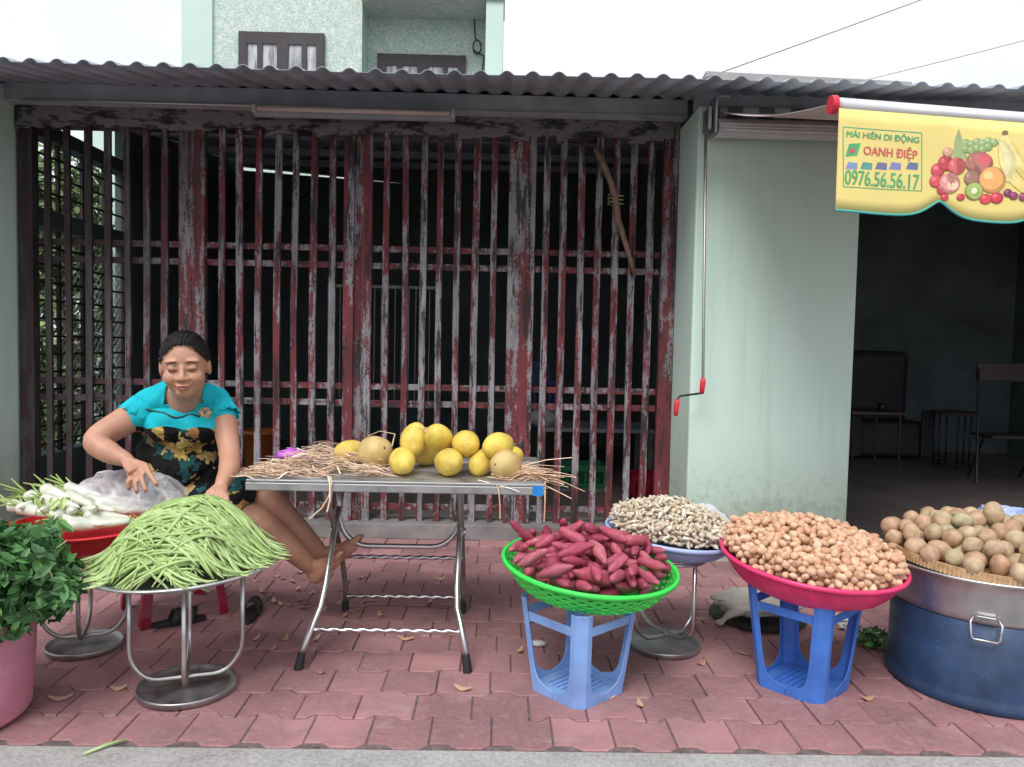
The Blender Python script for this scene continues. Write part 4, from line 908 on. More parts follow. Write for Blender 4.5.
for a0 in (-122, 58, 150):
    a = R(a0); u = Vector((math.cos(a), math.sin(a), 0)); w_ = Vector((-u.y, u.x, 0)); r0 = Rd+.014
    hpts = [u*r0+w_*s*.030+Vector((0, 0, z)) for s, z in ((-1, .030), (-1, .028))]
    zz_ = [(-.038, .028, .0), (-.048, .015, .014), (-.044, -.035, .018), (-.036, -.046, .018), (.036, -.046, .018), (.044, -.035, .018), (.048, .015, .014), (.038, .028, .0)]
    hd = MB().tube([u*(r0+o_)+w_*s+Vector((0, 0, z)) for s, z, o_ in zz_], .0048, 8).build('handle', M['steel'], pan, local=True, smooth=True)
    pl = [u*(r0+o_)+w_*s+Vector((0, 0, z)) for o_ in (-.004, .008) for s, z in ((-.03, .018), (.03, .018), (.03, .036), (-.03, .036))]
    MB().add(pl, [(0, 1, 2, 3), (4, 7, 6, 5), (0, 4, 5, 1), (1, 5, 6, 2), (2, 6, 7, 3), (3, 7, 4, 0)]).build('bracket', M['steel'], hd, local=True, bevel=.002)
tc_ = Vector((Xd+.005, Yd+.0, .506)); rt = rotm(3, 1.0, 0)
bt_ = thing('bamboo_tray', 'woven bamboo tray full of round tan fruit on the steel pan', 'tray', tc_, rt)
Rt = Rd+.025
MB().lathe([(.001, -.012), (Rt-.03, -.012), (Rt-.002, -.006), (Rt-.008, .0), (Rt-.03, -.006), (.001, -.006)], 96).build('weave_base', M['bamboo'], bt_, local=True)
MB().lathe([(Rt-.004, -.012), (Rt+.004, -.012), (Rt+.004, .020), (Rt-.004, .020), (Rt-.004, -.012)], 96).build('rim', M['bamboo'], bt_, local=True)
mb = MB()
for k in range(150):
    a = 2*math.pi*k/150; u = Vector((math.cos(a), math.sin(a), 0)); w_ = Vector((-u.y, u.x, 0)); hw_ = .0042
    q = [u*(Rt+.0075)+w_*s+Vector((0, 0, z)) for s, z in ((-hw_, -.014), (hw_, -.014), (hw_+.002, .021), (-hw_+.002, .021))]
    q += [u*(Rt+.0035)+w_*s+Vector((0, 0, z)) for s, z in ((-hw_, -.014), (hw_, -.014), (hw_+.002, .021), (-hw_+.002, .021))]
    mb.add(q, [(0, 1, 2, 3), (4, 7, 6, 5), (0, 4, 5, 1), (1, 5, 6, 2), (2, 6, 7, 3), (3, 7, 4, 0)])
mb.build('rim_binding', M['bamboo'], bt_, local=True)
Tt = frame(bt_); fm = []
for q in range(8):
    e = random.uniform(.92, 1.22); mb = MB().ell((0, 0, 0), (.038*e, .0365, .035*random.uniform(.93, 1.05)), 20, 14, amp=.09, fr=1.6, seed=q)
    fm.append(mb.mesh('tan_fruit', M['sapo'], True))
pts, rr = pack(140, .0355, .350, lambda d: .0, .26, 12, 60, (.0, .0), sq=.84)
rnd = random.Random(3)
for p in pts:
    put(rnd.choice(fm), 'tan_fruit', 'round tan to greenish fruit heaped on the bamboo tray', 'fruit', 'tan fruit on the bamboo tray', Tt @ (Matrix.Translation(p) @ Euler([rnd.uniform(0, 6.28) for _ in range(3)]).to_matrix().to_4x4() @ Matrix.Diagonal((rnd.uniform(.85, 1.08),)*3+(1,))))
lf = MB(); 
for px0, px1 in ((936, 958), (950, 962)):
    a = P(px0, 517, 2.96); b = P(px1, 514, 2.96); d = (b-a); w_ = Vector((0, 0, .008)); lf.add([a, a+d*.4+w_, b, a+d*.5-w_*.6+Vector((0, -.01, 0))], [(0, 1, 2), (0, 2, 3)])
tag(lf.build('fruit_leaf', M['leaf'], loc=P(950, 516, 2.96), solid=.001), 'narrow green leaf lying on top of the tan fruit', 'leaf')
q_ = P(1003, 512, 3.18)
tag(MB().ell((q_.x, 3.2, q_.z-.02), (.10, .05, .045), 24, 14, amp=.5, fr=3, seed=4).build('plastic_bag', M['paleblue_pl'], smooth=True, loc=Vector((q_.x, 3.2, q_.z-.06))), 'small pale blue plastic bag behind the tan fruit at the right edge', 'bag')
# ---------------- pink tub with greens
gc = Vector((-1.82, 2.53, 0)); tb_ = thing('pink_tub', 'tall dusty pink plastic tub at the left edge, full of greens', 'tub', gc)
MB().lathe([(.001, .004), (.235, .0), (.25, .02), (.262, .20), (.268, .40), (.272, .42), (.262, .425), (.255, .40), (.24, .03), (.001, .02)], 72).build('body', M['pinkbucket'], tb_, local=True, smooth=True)
gr = thing('leafy_greens', 'heap of dark green leafy stems spilling over the pink tub', 'greens', gc+Vector((0, 0, .40)))
mb = MB(); c0 = gc+Vector((.02, 0, .46))
leaves(mb, c0+Vector((.0, 0, .03)), (.31, .27, .15), 1500, .031, 21); leaves(mb, c0+Vector((.20, -.10, -.06)), (.16, .12, .10), 420, .026, 28); leaves(mb, c0+Vector((.16, .0, .07)), (.22, .18, .13), 1000, .029, 22); leaves(mb, c0+Vector((.28, .05, -.02)), (.12, .12, .13), 420, .027, 23); leaves(mb, c0+Vector((-.12, 0, .10)), (.2, .2, .12), 500, .034, 27)
leaves(mb, P(62, 590, 2.50), (.05, .04, .07), 60, .024, 25)
rnd = random.Random(19)
for k in range(90):
    a = rnd.uniform(-2.6, 1.2); d_ = Vector((math.cos(a), math.sin(a), rnd.uniform(-.1, .9))).normalized(); q0 = c0+Vector((.02+.24*d_.x, .22*d_.y, .02+.13*d_.z)); Ln = rnd.uniform(.06, .16)
    for s_ in range(5): leaves(mb, q0+d_*Ln*s_/4-Vector((0, 0, .02*(s_/4)**2)), (.02, .02, .015), 3, .026, 100+k*7+s_)
mb.build('leaf_mass', M['leaf'], gr)
mb = MB(); rnd = random.Random(9)
for k in range(120):
    a = rnd.uniform(0, 6.28); r_ = rnd.uniform(.0, .26); s0 = c0+Vector((r_*math.cos(a), r_*math.sin(a)*.9, -.06)); e = s0+Vector((rnd.uniform(-.06, .2), rnd.uniform(-.12, .06), rnd.uniform(.05, .22)))
    mb.tube([s0, (s0+e)/2+Vector((0, 0, .03)), e], [.0035, .003, .0018], 5)
mb.tube([P(35, 560, 2.50), P(50, 572, 2.48), P(62, 600, 2.48)], .003, 5)
mb.build('stems', M['stem'], gr)
# ---------------- radish basin on its stand
S4 = G(85, 648); S4.z = 0
steel_stand('steel_stand', 'dull bent tube stand under the red basin of white radishes', S4, .42, .16, 20, (M['dull_steel'], M['dull_steel']))
b4 = thing('red_basin', 'shallow red plastic basin full of white radishes beside the woman', 'basin', (S4.x, S4.y, .425))
MB().lathe([(.001, 0), (.20, .0), (.245, .03), (.275, .085), (.292, .088), (.292, .094), (.272, .094), (.238, .034), (.196, .006), (.001, .006)], 72).build('body', M['red_pl'], b4, local=True, smooth=True)
rm_ = []
for q in range(4):
    Ln = .17+.02*q; prof = [(-Ln/2+Ln*u, .028*max(.05, (1-u)**.45*min(1, (u+.03)*9)**.5)*(1+.04*math.sin(u*14+q))) for u in np.linspace(0, 1, 12)]
    rm_.append(lathe_x(prof, 12, random.uniform(-1, 1), q, .08).mesh('root', M['radish'], True))
rnd = random.Random(31)
for k, (px, py, Y, th, tl) in enumerate([(62, 508, 3.02, -10, 8), (80, 505, 3.08, -35, 6), (98, 504, 3.14, -8, 10), (72, 516, 2.98, -60, -12), (92, 515, 3.0, -50, -16), (50, 514, 3.0, -80, -10), (115, 511, 3.15, 8, 4), (130, 515, 3.12, 12, 2), (108, 522, 3.0, 14, 4),
                                         (84, 497, 3.15, -14, 8), (60, 500, 3.12, -28, 10), (125, 506, 3.2, 10, 5), (70, 524, 2.97, -30, 0), (36, 508, 3.05, -100, 0), (118, 527, 2.98, 18, 3), (40, 517, 2.98, -20, 4), (58, 522, 2.93, -70, -6), (28, 514, 3.06, -15, 6), (80, 527, 2.92, -10, 2), (98, 529, 2.92, 22, 0), (46, 505, 3.12, -5, 12), (100, 512, 3.10, -30, 4)]):
    p = P(px, py-5, Y+.03); m_ = Matrix.Translation(p) @ Matrix.Rotation(R(th), 4, 'Z') @ Matrix.Rotation(R(tl), 4, 'Y')
    o = thing('white_radish', 'white radish with light green stalks in the red basin', 'radish', p, m_.to_3x3(), 'white radishes in the red basin')
    me = rm_[k % 4]; c_ = bpy.data.objects.new('root', me); COL.objects.link(c_); c_.parent = o; MAT[c_.name] = MAT[o.name]
    mb = MB()
    for q in range(7):
        a = rnd.uniform(0, 6.28); s_ = rnd.uniform(.01, .035); x0 = -.085
        mb.tube([(x0, .006*math.cos(a), .006*math.sin(a)), (x0-.035, s_*.7*math.cos(a), s_*.7*math.sin(a)+.006), (x0-rnd.uniform(.06, .10), s_*1.6*math.cos(a), s_*1.6*math.sin(a)+.002)], [.005, .0045, .002], 6)
    mb.build('stalks', M['radish_leaf'], o, local=True, smooth=True)
mb = MB(); leaves(mb, P(52, 503, 3.05), (.11, .10, .03), 36, .022, 41); leaves(mb, P(112, 520, 3.04), (.12, .08, .02), 22, .018, 42)
mb.mesh; rl = mb.build('radish_leaves', M['leaf_pale'] if 'leaf_pale' in M else M['radish_leaf'], loc=P(60, 505, 3.05)); tag(rl, 'loose light green radish leaves on the red basin', 'leaves')
# milky plastic bag lying over the basin
nx_, ny_ = 46, 26; vs = []; fs = []
A0 = P(66, 497, 3.10); 
for i in range(nx_+1):
    for j in range(ny_+1):
        u = i/nx_; v_ = j/ny_; edge = min(1, min(u, 1-u)*6)**.7
        x = P(64, 500, 3.2).x+(P(190, 500, 3.2).x-P(64, 500, 3.2).x)*u; y = 3.14+.30*v_-.03*math.sin(u*3)
        crown = math.sin(math.pi*min(1, v_*1.0))**.7
        hz = .595+(.125*crown*(.62+.38*math.sin(math.pi*(u*.8+.12))))*edge
        r1_ = abs(mnoise.noise(Vector((u*3+v_*2, v_*1.2-u, 1))))*.06+abs(mnoise.noise(Vector((u*9+v_*5, v_*2-u*3, 5))))*.022
        vs.append((x+.02*mnoise.noise(Vector((u*6, v_*6, 9))), y+.03*mnoise.noise(Vector((u*5, v_*5, 7))), hz-r1_))
for i in range(nx_):
    for j in range(ny_): a = i*(ny_+1)+j; fs.append((a, a+ny_+1, a+ny_+2, a+1))
tag(MB().add(vs, fs).build('plastic_bag', M['bag'], smooth=True, loc=P(125, 500, 3.2)), 'milky crumpled plastic bag over the radishes, under her right hand', 'bag')
# ---------------- folding steel table
TZ = .735; tf = 2.99; tbk = 3.72
xl, xr = P(245, 482, tf).x, P(546, 490, tf).x
tabl = thing('folding_table', 'folding stainless steel table holding the yellow melons and straw', 'table', ((xl+xr)/2, (tf+tbk)/2, 0))
MB().box(xl, xr, tf, tbk, TZ-.045, TZ-.012).box(xl+.002, xr-.002, tf+.002, tbk-.002, TZ-.0115, TZ).build('tabletop', M['steel_top'], tabl, bevel=.004)
MB().box(xr-.052, xr-.012, tf-.003, tf-.0005, TZ-.046, TZ-.006).build('blue_tape', M['tape'], tabl)
fxl, fxr = G(298, 670).x, G(468, 670).x; rr_ = .0125
def leg_path(x, s, y0, y1): # s -1 left, +1 right
    return [(x, y0, .03), (x-s*.035, y0+(y1-y0)*.16, .15), (x-s*.052, y0+(y1-y0)*.22, .20), (x-s*.058, y0+(y1-y0)*.32, .27), (x-s*.058, y0+(y1-y0)*.6, .47), (x-s*.058, y1, TZ-.05)]
for s, x in ((-1, fxl), (1, fxr)):
    lg = MB().tube(leg_path(x, s, 2.95, 3.56), rr_, 12).build('leg', M['steel'], tabl, smooth=True)
    MB().tube([(x-s*.001, 2.945, 0), (x-s*.003, 2.947, .018), (x-s*.010, 2.957, .062)], [.019, .0175, .016], 14).build('rubber_foot', M['black_rubber'], lg, smooth=False)
    xb_ = x-s*.052
    lg = MB().tube([(xb_, 3.60, .03), (xb_, 3.60, .12), (xb_, 3.50, .30), (xb_, 3.36, .45), (xb_, 3.12, TZ-.05)], rr_, 12).build('leg', M['dull_steel'], tabl, smooth=True)
    MB().tube([(xb_, 3.60, 0), (xb_, 3.60, .05)], [.018, .016], 14).build('rubber_foot', M['black_rubber'], lg)
    MB().tube([(xb_-.018, 3.36, .45), (xb_+.018, 3.36, .45)], .017, 12).build('pivot', M['steel'], tabl)
def twisted(x0, x1, y, z, name='rung'):
    n = 150; vs = []; fs = []
    for i in range(n+1):
        t_ = i/n
        for j in range(8):
            a = 2*math.pi*j/8; q = .0100*(1+.10*math.cos(2*a)); ph = t_*(x1-x0)*110*.5
            ca, sa = q*math.cos(a), q*.8*math.sin(a); vs.append((x0+(x1-x0)*t_, y+ca*math.cos(ph)-sa*math.sin(ph), z+ca*math.sin(ph)+sa*math.cos(ph)))
    for i in range(n):
        for j in range(8): fs.append((i*8+j, i*8+(j+1) % 8, (i+1)*8+(j+1) % 8, (i+1)*8+j))
    MB().add(vs, fs).build(name, M['steel'], tabl, smooth=True)
twisted(fxl+.030, fxr-.030, 3.035, .125); twisted(fxl+.052, fxr-.052, 3.60, .075); twisted(fxl+.052, fxr-.052, 3.49, .295)
up = [(fxl+.058, 3.40, TZ-.05), (fxl+.058, 3.40, .52)]+[(fxl+.058+.13*(1-math.cos(q)), 3.40, .52-.15*math.sin(q)) for q in np.linspace(.2, math.pi/2, 8)]
up += [(fxl+fxr-x, y, z) for x, y, z in reversed(up)]
MB().tube(up, .012, 12).build('stretcher', M['steel'], tabl, smooth=True)
# melons
mel = []
for q in range(6):
    e = 1.22+.12*(q % 3); mel.append(MB().ell((0, 0, 0), (.0545, .056*e, .0535), 28, 18, amp=.05, fr=1.3, seed=q).mesh('melon_body', M['melon'], True))
melb = MB().ell((0, 0, 0), (.058, .066, .056), 28, 18, amp=.06, fr=1.3, seed=9).mesh('melon_body', M['melon_brown'], True)
mlist = [(348, 454, 12, 3.42, 0, 'yellow melon at the left, half buried in the straw'), (375, 456, 16.5, 3.30, 1, 'brownish melon showing its grey stem end, near the straw'), (402, 461, 13.5, 3.16, 0, 'yellow melon leftmost of the bare front row'),
         (426, 461, 12, 3.40, 0, 'small yellow melon sunk between two front row melons'), (449, 464, 14.5, 3.14, 0, 'yellow melon in the middle of the front row'), (481, 465, 12.5, 3.20, 0, 'yellow melon second from the right in the front row'),
         (506, 467, 14.5, 3.12, 1, 'brownish bruised melon at the right end of the front row'), (414, 440, 14, 3.30, 0, 'tall yellow melon leftmost of the top row'), (439, 438.5, 14, 3.26, 0, 'round yellow melon second from the left in the top row'),
         (466, 444, 14.5, 3.22, 0, 'bright yellow melon third from the left in the top row'), (498, 446, 14, 3.20, 0, 'yellow melon rightmost of the top row'), (513, 458, 11, 3.40, 0, 'yellow melon behind the bruised melon at the right end')]
rnd = random.Random(2)
for q, (px, py, rp_, Y, br_, lab) in enumerate(mlist):
    p = P(px, py, Y); k = rp_/FPX*Y/.056
    if q in (0, 1, 2, 3, 4, 5, 6, 11): p.z = max(p.z, TZ+.054*k)
    rot_ = rotm(rnd.uniform(-32, 32), rnd.uniform(-50, 50), rnd.uniform(-45, 45)) if q != 7 else rotm(60, 10, 0)
    o = thing('yellow_melon', lab, 'melon', p, (rot_ @ Matrix.Diagonal((k, k, k))), 'yellow melons on the steel table')
    o.scale = (k, k, k)
    c_ = bpy.data.objects.new('melon_body', melb if br_ else mel[q % 6]); COL.objects.link(c_); c_.parent = o; MAT[c_.name] = MAT[o.name]
    e = .066 if br_ else .056*(1.22+.12*((q % 6) % 3))
    MB().lathe([(.001, .0012), (.003, .0015), (.0055, .0), (.007, -.004), (.001, -.004)], 14, mtx=Matrix.Translation((.002, -e+.0015, .001)) @ Matrix.Rotation(R(90), 4, 'X')).build('stem_scar', M['twig'], o, local=True, smooth=True)
# straw and film
def straws(px0, px1, py, Y0, Y1, n, hmax, seed, name, label, spread=.5, extra=()):
    rnd = random.Random(seed); mb = MB()
    for _ in range(n):
        u = rnd.random(); X0, X1 = P(px0, py, (Y0+Y1)/2).x, P(px1, py, (Y0+Y1)/2).x; x = X0+(X1-X0)*u; y = rnd.uniform(Y0, Y1)
        th = rnd.gauss(0, spread); Ln = rnd.uniform(.05, .16); h = rnd.random()*hmax*math.sin(math.pi*min(.97, max(.05, u)))**.8; bd = rnd.uniform(-1.2, 1.2); tl = rnd.gauss(0, .12)
        ps = []
        for k in range(6):
            s = (k/5-.5)*Ln; ps.append((x+s*math.cos(th)-bd*s*s*math.sin(th), y+s*math.sin(th)+bd*s*s*math.cos(th), max(TZ+.003, TZ+.004+h+s*tl-abs(s)*.1*(h > .02)+.006*math.sin(k+x*40))))
        mb.tube(ps, rnd.uniform(.0016, .0042), 4, flat=.3)
    for e in extra: mb.tube(e, [.003]*len(e), 5, flat=.5)
    o = mb.build(name, M['straw'], loc=P((px0+px1)/2, py, (Y0+Y1)/2)); tag(o, label, 'straw', kind='stuff')
straws(268, 392, 462, 3.08, 3.60, 470, .08, 1, 'straw_bed', 'dry reddish straw heaped on the left end of the steel table', .5,
       extra=[[P(330, 476, 3.0), P(332, 482, 2.98), P(329, 496, 2.975), P(322, 508, 2.975), P(309, 519, 2.97)], [P(328, 476, 3.0), P(330, 484, 2.975), P(330, 500, 2.97), P(327, 512, 2.97)], [P(368, 436, 3.35), P(380, 431, 3.33), P(395, 434, 3.3), P(392, 446, 3.28)], [P(405, 429, 3.3), P(415, 427, 3.28), P(427, 428, 3.26), P(425, 432, 3.2)]])
straws(250, 330, 470, 3.0, 3.3, 70, .010, 2, 'straw_scatter', 'thin loose straw strands near the left front edge of the table', .35)
ex = []; rnd = random.Random(6)
for k in range(26):
    x0_ = rnd.uniform(505, 528); y0_ = rnd.uniform(466, 480); dx = rnd.uniform(25, 58); ang = rnd.uniform(-.22, .42)
    ex.append([P(x0_, y0_, 3.12), P(x0_+dx*.5, y0_+dx*.5*ang-1, 3.1), P(x0_+dx, y0_+dx*ang+2, 3.07)])
ex += [[P(497, 484, 2.985), P(499, 494, 2.975), P(500, 506, 2.975), P(500, 519, 2.975)], [P(545, 482, 3.0), P(545, 500, 2.98), P(544, 522, 2.98)], [P(478, 480, 3.02), P(494, 484, 3.0), P(515, 490, 2.98), P(519, 492, 2.975)]]
straws(500, 532, 472, 3.05, 3.35, 90, .03, 4, 'straw_bundle', 'dry straw sticking out past the right end of the table', .4, extra=ex)
mb = MB(); mb.ell((P(293, 457, 3.45).x, 3.45, TZ+.025), (.075, .05, .028), 22, 12, amp=.6, fr=2.6, seed=3); tag(mb.build('plastic_wrapper', M['magenta'], smooth=True, loc=P(293, 458, 3.45)), 'crumpled magenta plastic wrapper beside the straw', 'wrapper')
# ---------------- red stool, sandals, sack, litter
A = G(141, 631); B = G(228, 613); ab = B-A; pr_ = Vector((-ab.y, ab.x, 0)).normalized()*ab.length*.95; cs_ = (A+B)/2+pr_/2
rs = thing('red_stool', 'dark red plastic stool under the seated woman', 'stool', (cs_.x, cs_.y, 0)); SEATZ = .40
for q in (A, B, A+pr_, B+pr_):
    tp = cs_+(q-cs_)*.74; u_ = (q-cs_).normalized(); w_ = Vector((-u_.y, u_.x, 0)); hw = .033
    mb = MB(); vs = []
    for (c_, z, h_) in ((q, 0, hw), (q, .05, hw), (tp, SEATZ-.03, hw*.8)):
        vs += [(c_.x+w_.x*s-u_.x*t_, c_.y+w_.y*s-u_.y*t_, z) for s, t_ in ((-h_, .028), (0, 0), (h_, .028), (0, .022))]
    fs = [(4*i+j, 4*i+(j+1) % 4, 4*i+4+(j+1) % 4, 4*i+4+j) for i in range(2) for j in range(4)]+[(3, 2, 1, 0), (8, 9, 10, 11)]
    mb.add(vs, fs).build('leg', M['darkred_pl'], rs, bevel=.003)
az = math.atan2(ab.y, ab.x); hs_ = ab.length*.40
mt = Matrix.Translation((cs_.x, cs_.y, 0)) @ Matrix.Rotation(az, 4, 'Z')
MB().box(-hs_, hs_, -hs_, hs_, SEATZ-.03, SEATZ, mt).build('seat', M['darkred_pl'], rs, bevel=.015)
def flipflop(label, c, rz, pitch=0):
    o = thing('sandal', label, 'sandal', c, rotm(pitch, 0, rz), group='black sandals under the bean tray')
    out = [(.035*math.cos(a)*(1.05 if math.sin(a) > 0 else .85), .12*math.sin(a)) for a in np.linspace(0, 2*math.pi, 29)[:-1]]
    k = len(out); vs = [(x, y, 0) for x, y in out]+[(x, y, .022) for x, y in out]
    MB().add(vs, [tuple(range(k))[::-1], tuple(range(k, 2*k))]+[(i, (i+1) % k, k+(i+1) % k, k+i) for i in range(k)]).build('sole', M['black_rubber'], o, local=True, bevel=.003)
    for y0, hgt, nm in ((.045, .055, 'strap'), (-.02, .06, 'strap')):
        mb = MB(); n = 14; vs = []
        for i in range(n+1):
            a = math.pi*i/n
            for dy in (-.018, .018): vs.append((.038*math.cos(a), y0+dy+(.02*math.sin(a)), .012+hgt*math.sin(a)))
        mb.add(vs, [(2*i, 2*i+1, 2*i+3, 2*i+2) for i in range(n)]).build(nm, M['black_rubber'], o, local=True, solid=.005, smooth=True)
    return o
flipflop('black flat sandal lying between the red stool legs', G(178, 624), -58)
flipflop('black sandal standing by itself right of the stool leg', G(252, 616), 8)
c = G(757, 617); c.z = 0
sk = thing('black_tray', 'flat black tray on the paving under the whitish sack', 'tray', c); MB().lathe([(.001, 0), (.20, 0), (.225, .014), (.22, .016), (.198, .005), (.001, .005)], 48).build('dish', M['black_rubber'], sk, local=True, smooth=True)
M['sack'] = vary('dirty_white_sack', (.47, .45, .40), .22, 7, .85, bump=.4, bs=120)
sk = thing('tied_sack', 'flat dirty white tied sack lying behind the pink basket', 'sack', c+Vector((0, 0, .016)))
MB().ell((0, 0, .058), (.205, .15, .056), 40, 20, amp=.16, fr=3.2, seed=12).build('bag', M['sack'], sk, local=True, smooth=True)
MB().tube([(-.12, -.02, .075), (-.175, -.03, .078), (-.205, -.035, .082), (-.23, -.04, .088)], [.045, .026, .012, .020], 9, flat=.5).build('tied_corner', M['sack'], sk, local=True, smooth=True)
MB().tube([(-.12, -.09, .045), (-.17, -.12, .035), (-.20, -.14, .022), (-.235, -.165, .010)], [.045, .026, .013, .024], 9, flat=.45).build('tied_corner', M['sack'], sk, local=True, smooth=True)
for (px, py, r_, lab) in ((838, 622, .05, 'white crumpled paper beside the sack behind the blue stool'), (846, 629, .035, 'smaller grey white paper scrap in front of the crumpled paper')):
    p = G(px, py); tag(MB().ell((p.x, p.y, .014), (r_, r_*.7, .016), 14, 8, amp=.8, fr=3, seed=px).build('paper_scrap', M['white'], loc=Vector((p.x, p.y, 0))), lab, 'paper')
p = G(640-69, 0) if False else G(538, 646)
tag(MB().ell((p.x, p.y, .012), (.035, .02, .012), 14, 8, amp=.4, seed=2).build('paper_scrap', M['white'], smooth=True, loc=Vector((p.x, p.y, 0))), 'small whitish scrap on the paving left behind the faded stool', 'paper')
mb = MB(); p = G(878, 645); leaves(mb, (p.x, p.y, .03), (.14, .10, .03), 130, .024, 51); mb2 = MB()
lo = thing('leafy_twigs', 'small pile of dark green leafy twigs beside the blue drum', 'twigs', (p.x, p.y, 0)); mb.build('leaf_mass', M['leaf'], lo)
for k in range(9): a = random.uniform(0, 6.28); mb2.tube([(p.x+.1*math.cos(a), p.y+.07*math.sin(a), .01), (p.x-.1*math.cos(a+.5), p.y-.07*math.sin(a), .03)], .003, 5)
mb2.build('stem', M['stem'], lo)
M['peel'] = produce('dry_peel', [(.62, .42, .26), (.50, .20, .13), (.74, .58, .38), (.38, .14, .10)], .8, 20)
rnd = random.Random(77)
pk_ = [(293, 582), (300, 601), (306, 604), (304, 609), (268, 597), (274, 602), (281, 605), (345, 617), (380, 616), (373, 602), (364, 603), (285, 640), (276, 577), (283, 579), (361, 579), (274, 650), (316, 640), (262, 592), (290, 606), (312, 594), (322, 611), (298, 590), (338, 604), (352, 612), (405, 640), (462, 690), (640, 706), (520, 652), (745, 655), (60, 700), (118, 690), (868, 700), (255, 582), (301, 573), (321, 674), (610, 698), (702, 665), (700, 620), (256, 640), (440, 580), (430, 603)]
for px, py in pk_:
    p = G(px, py); Ln = rnd.uniform(.016, .040); mb = MB(); vs = []
    for k in range(5):
        s = (k/4-.5)*2
        for w_ in (-1, 1): vs.append((s*Ln, w_*.012*(1-s*s*.8)+.006*s*s, .004+.010*s*s+.002*w_))
    mb.add(vs, [(2*k, 2*k+2, 2*k+3, 2*k+1) for k in range(4)])
    put(mb.mesh('dry_peel', M['peel'], True), 'dry_peel', 'small dry curled peel scrap littering the red pavers', 'litter', 'dry peel scraps on the pavers', Matrix.Translation((p.x, p.y, .001)) @ Matrix.Rotation(rnd.uniform(0, 6.28), 4, 'Z'))
a = G(83, 756); b = G(126, 741); c_ = (a+b)/2
tag(MB().tube([(a.x, a.y, .006), (c_.x, c_.y+.006, .007), (b.x, b.y, .006)], [.003, .006, .004], 8).build('fallen_bean', M['bean'], smooth=True, loc=Vector((c_.x, c_.y, 0))), 'single green bean fallen across the kerb edge at the left', 'bean')
#====PART3====
# ================================================================== THE WOMAN
from mathutils.bvhtree import BVHTree
def remeshed(mb, name, voxel, smooth_it, mat):
    me = mb.mesh(name); bm = bmesh.new(); bm.from_mesh(me); bmesh.ops.recalc_face_normals(bm, faces=bm.faces); bm.to_mesh(me); bm.free()
    o = bpy.data.objects.new(name, me); COL.objects.link(o)
    q = o.modifiers.new('r', 'REMESH'); q.mode = 'VOXEL'; q.voxel_size = voxel; q.adaptivity = 0
    q = o.modifiers.new('s', 'SMOOTH'); q.factor = .5; q.iterations = smooth_it
    bpy.context.view_layer.update(); n = bpy.data.meshes.new_from_object(o.evaluated_get(bpy.context.evaluated_depsgraph_get()))
    bpy.data.objects.remove(o); n.materials.clear(); n.materials.append(mat); n.polygons.foreach_set('use_smooth', [True]*len(n.polygons)); n.name = name
    return n
def limb(mb, pts, rad, n=18, sub=5):
    pts = [Vector(p) for p in pts]; P2 = []; R2 = []
    for i in range(len(pts)-1):
        p0 = pts[max(i-1, 0)]; p1 = pts[i]; p2 = pts[i+1]; p3 = pts[min(i+2, len(pts)-1)]
        for k in range(sub):
            t_ = k/sub; P2.append(.5*((2*p1)+(p2-p0)*t_+(2*p0-5*p1+4*p2-p3)*t_*t_+(3*p1-p0-3*p2+p3)*t_**3)); R2.append(rad[i]*(1-t_)+rad[i+1]*t_)
    P2.append(pts[-1]); R2.append(rad[-1]); mb.tube(P2, R2, n)
    for p, r in ((P2[0], R2[0]), (P2[-1], R2[-1])): mb.ell(p, r*.99, n, 10)
HD = 1.10
hc = P(185, 366, 3.14); HM = Matrix.Translation(hc) @ Matrix.Rotation(R(15), 4, 'Z') @ Matrix.Rotation(R(5), 4, 'X') @ Matrix.Rotation(R(-3), 4, 'Y') @ Matrix.Diagonal((HD*1.08, HD, HD, 1))
sk = MB()
# head
sk.ell((0, .008, .022), (.074, .094, .096), 28, 20, HM); sk.ell((0, -.018, -.040), (.064, .070, .066), 24, 18, HM); sk.ell((0, -.050, -.086), (.030, .034, .026), 20, 14, HM)
for s in (-1, 1):
    sk.ell((s*.036, -.052, -.034), (.030, .034, .032), 18, 12, HM); sk.ell((s*.076, .008, -.008), (.008, .019, .031), 14, 10, HM); sk.ell((s*.031, -.0795, .003), (.0165, .013, .0115), 18, 12, HM)
    sk.ell((s*.0145, -.094, -.037), (.0095, .010, .008), 14, 10, HM); sk.ell((s*.03, -.072, .026), (.028, .018, .010), 16, 10, HM)
sk.tube([HM @ Vector(p) for p in ((0, -.080, .010), (0, -.090, -.012), (0, -.101, -.033))], [.010, .0115, .014], 14); sk.ell((0, -.102, -.035), (.0135, .011, .0095), 16, 12, HM)
sk.ell((0, -.0905, -.0605), (.024, .014, .0085), 18, 12, HM); sk.ell((0, -.089, -.071), (.021, .014, .008), 18, 12, HM)
# neck, trunk
neck = P(187, 398, 3.27); chest = P(182, 428, 3.36)
limb(sk, [hc+Vector((0, .03, -.07)), P(186, 391, 3.24), P(186, 408, 3.32)], [.058*1.05, .062, .085], 20)
shR, shL = P(152, 405, 3.32), P(214, 402, 3.34)
limb(sk, [shR, P(168, 397, 3.31), P(184, 397, 3.31), P(201, 396, 3.31), shL], [.058, .060, .066, .060, .055], 18)
sk.ell(P(183, 424, 3.34), (.165, .105, .12), 28, 18); sk.ell(P(182, 462, 3.40), (.165, .13, .17), 28, 18)
hip = P(190, 500, 3.45); sk.ell(hip, (.19, .17, .12), 28, 18)
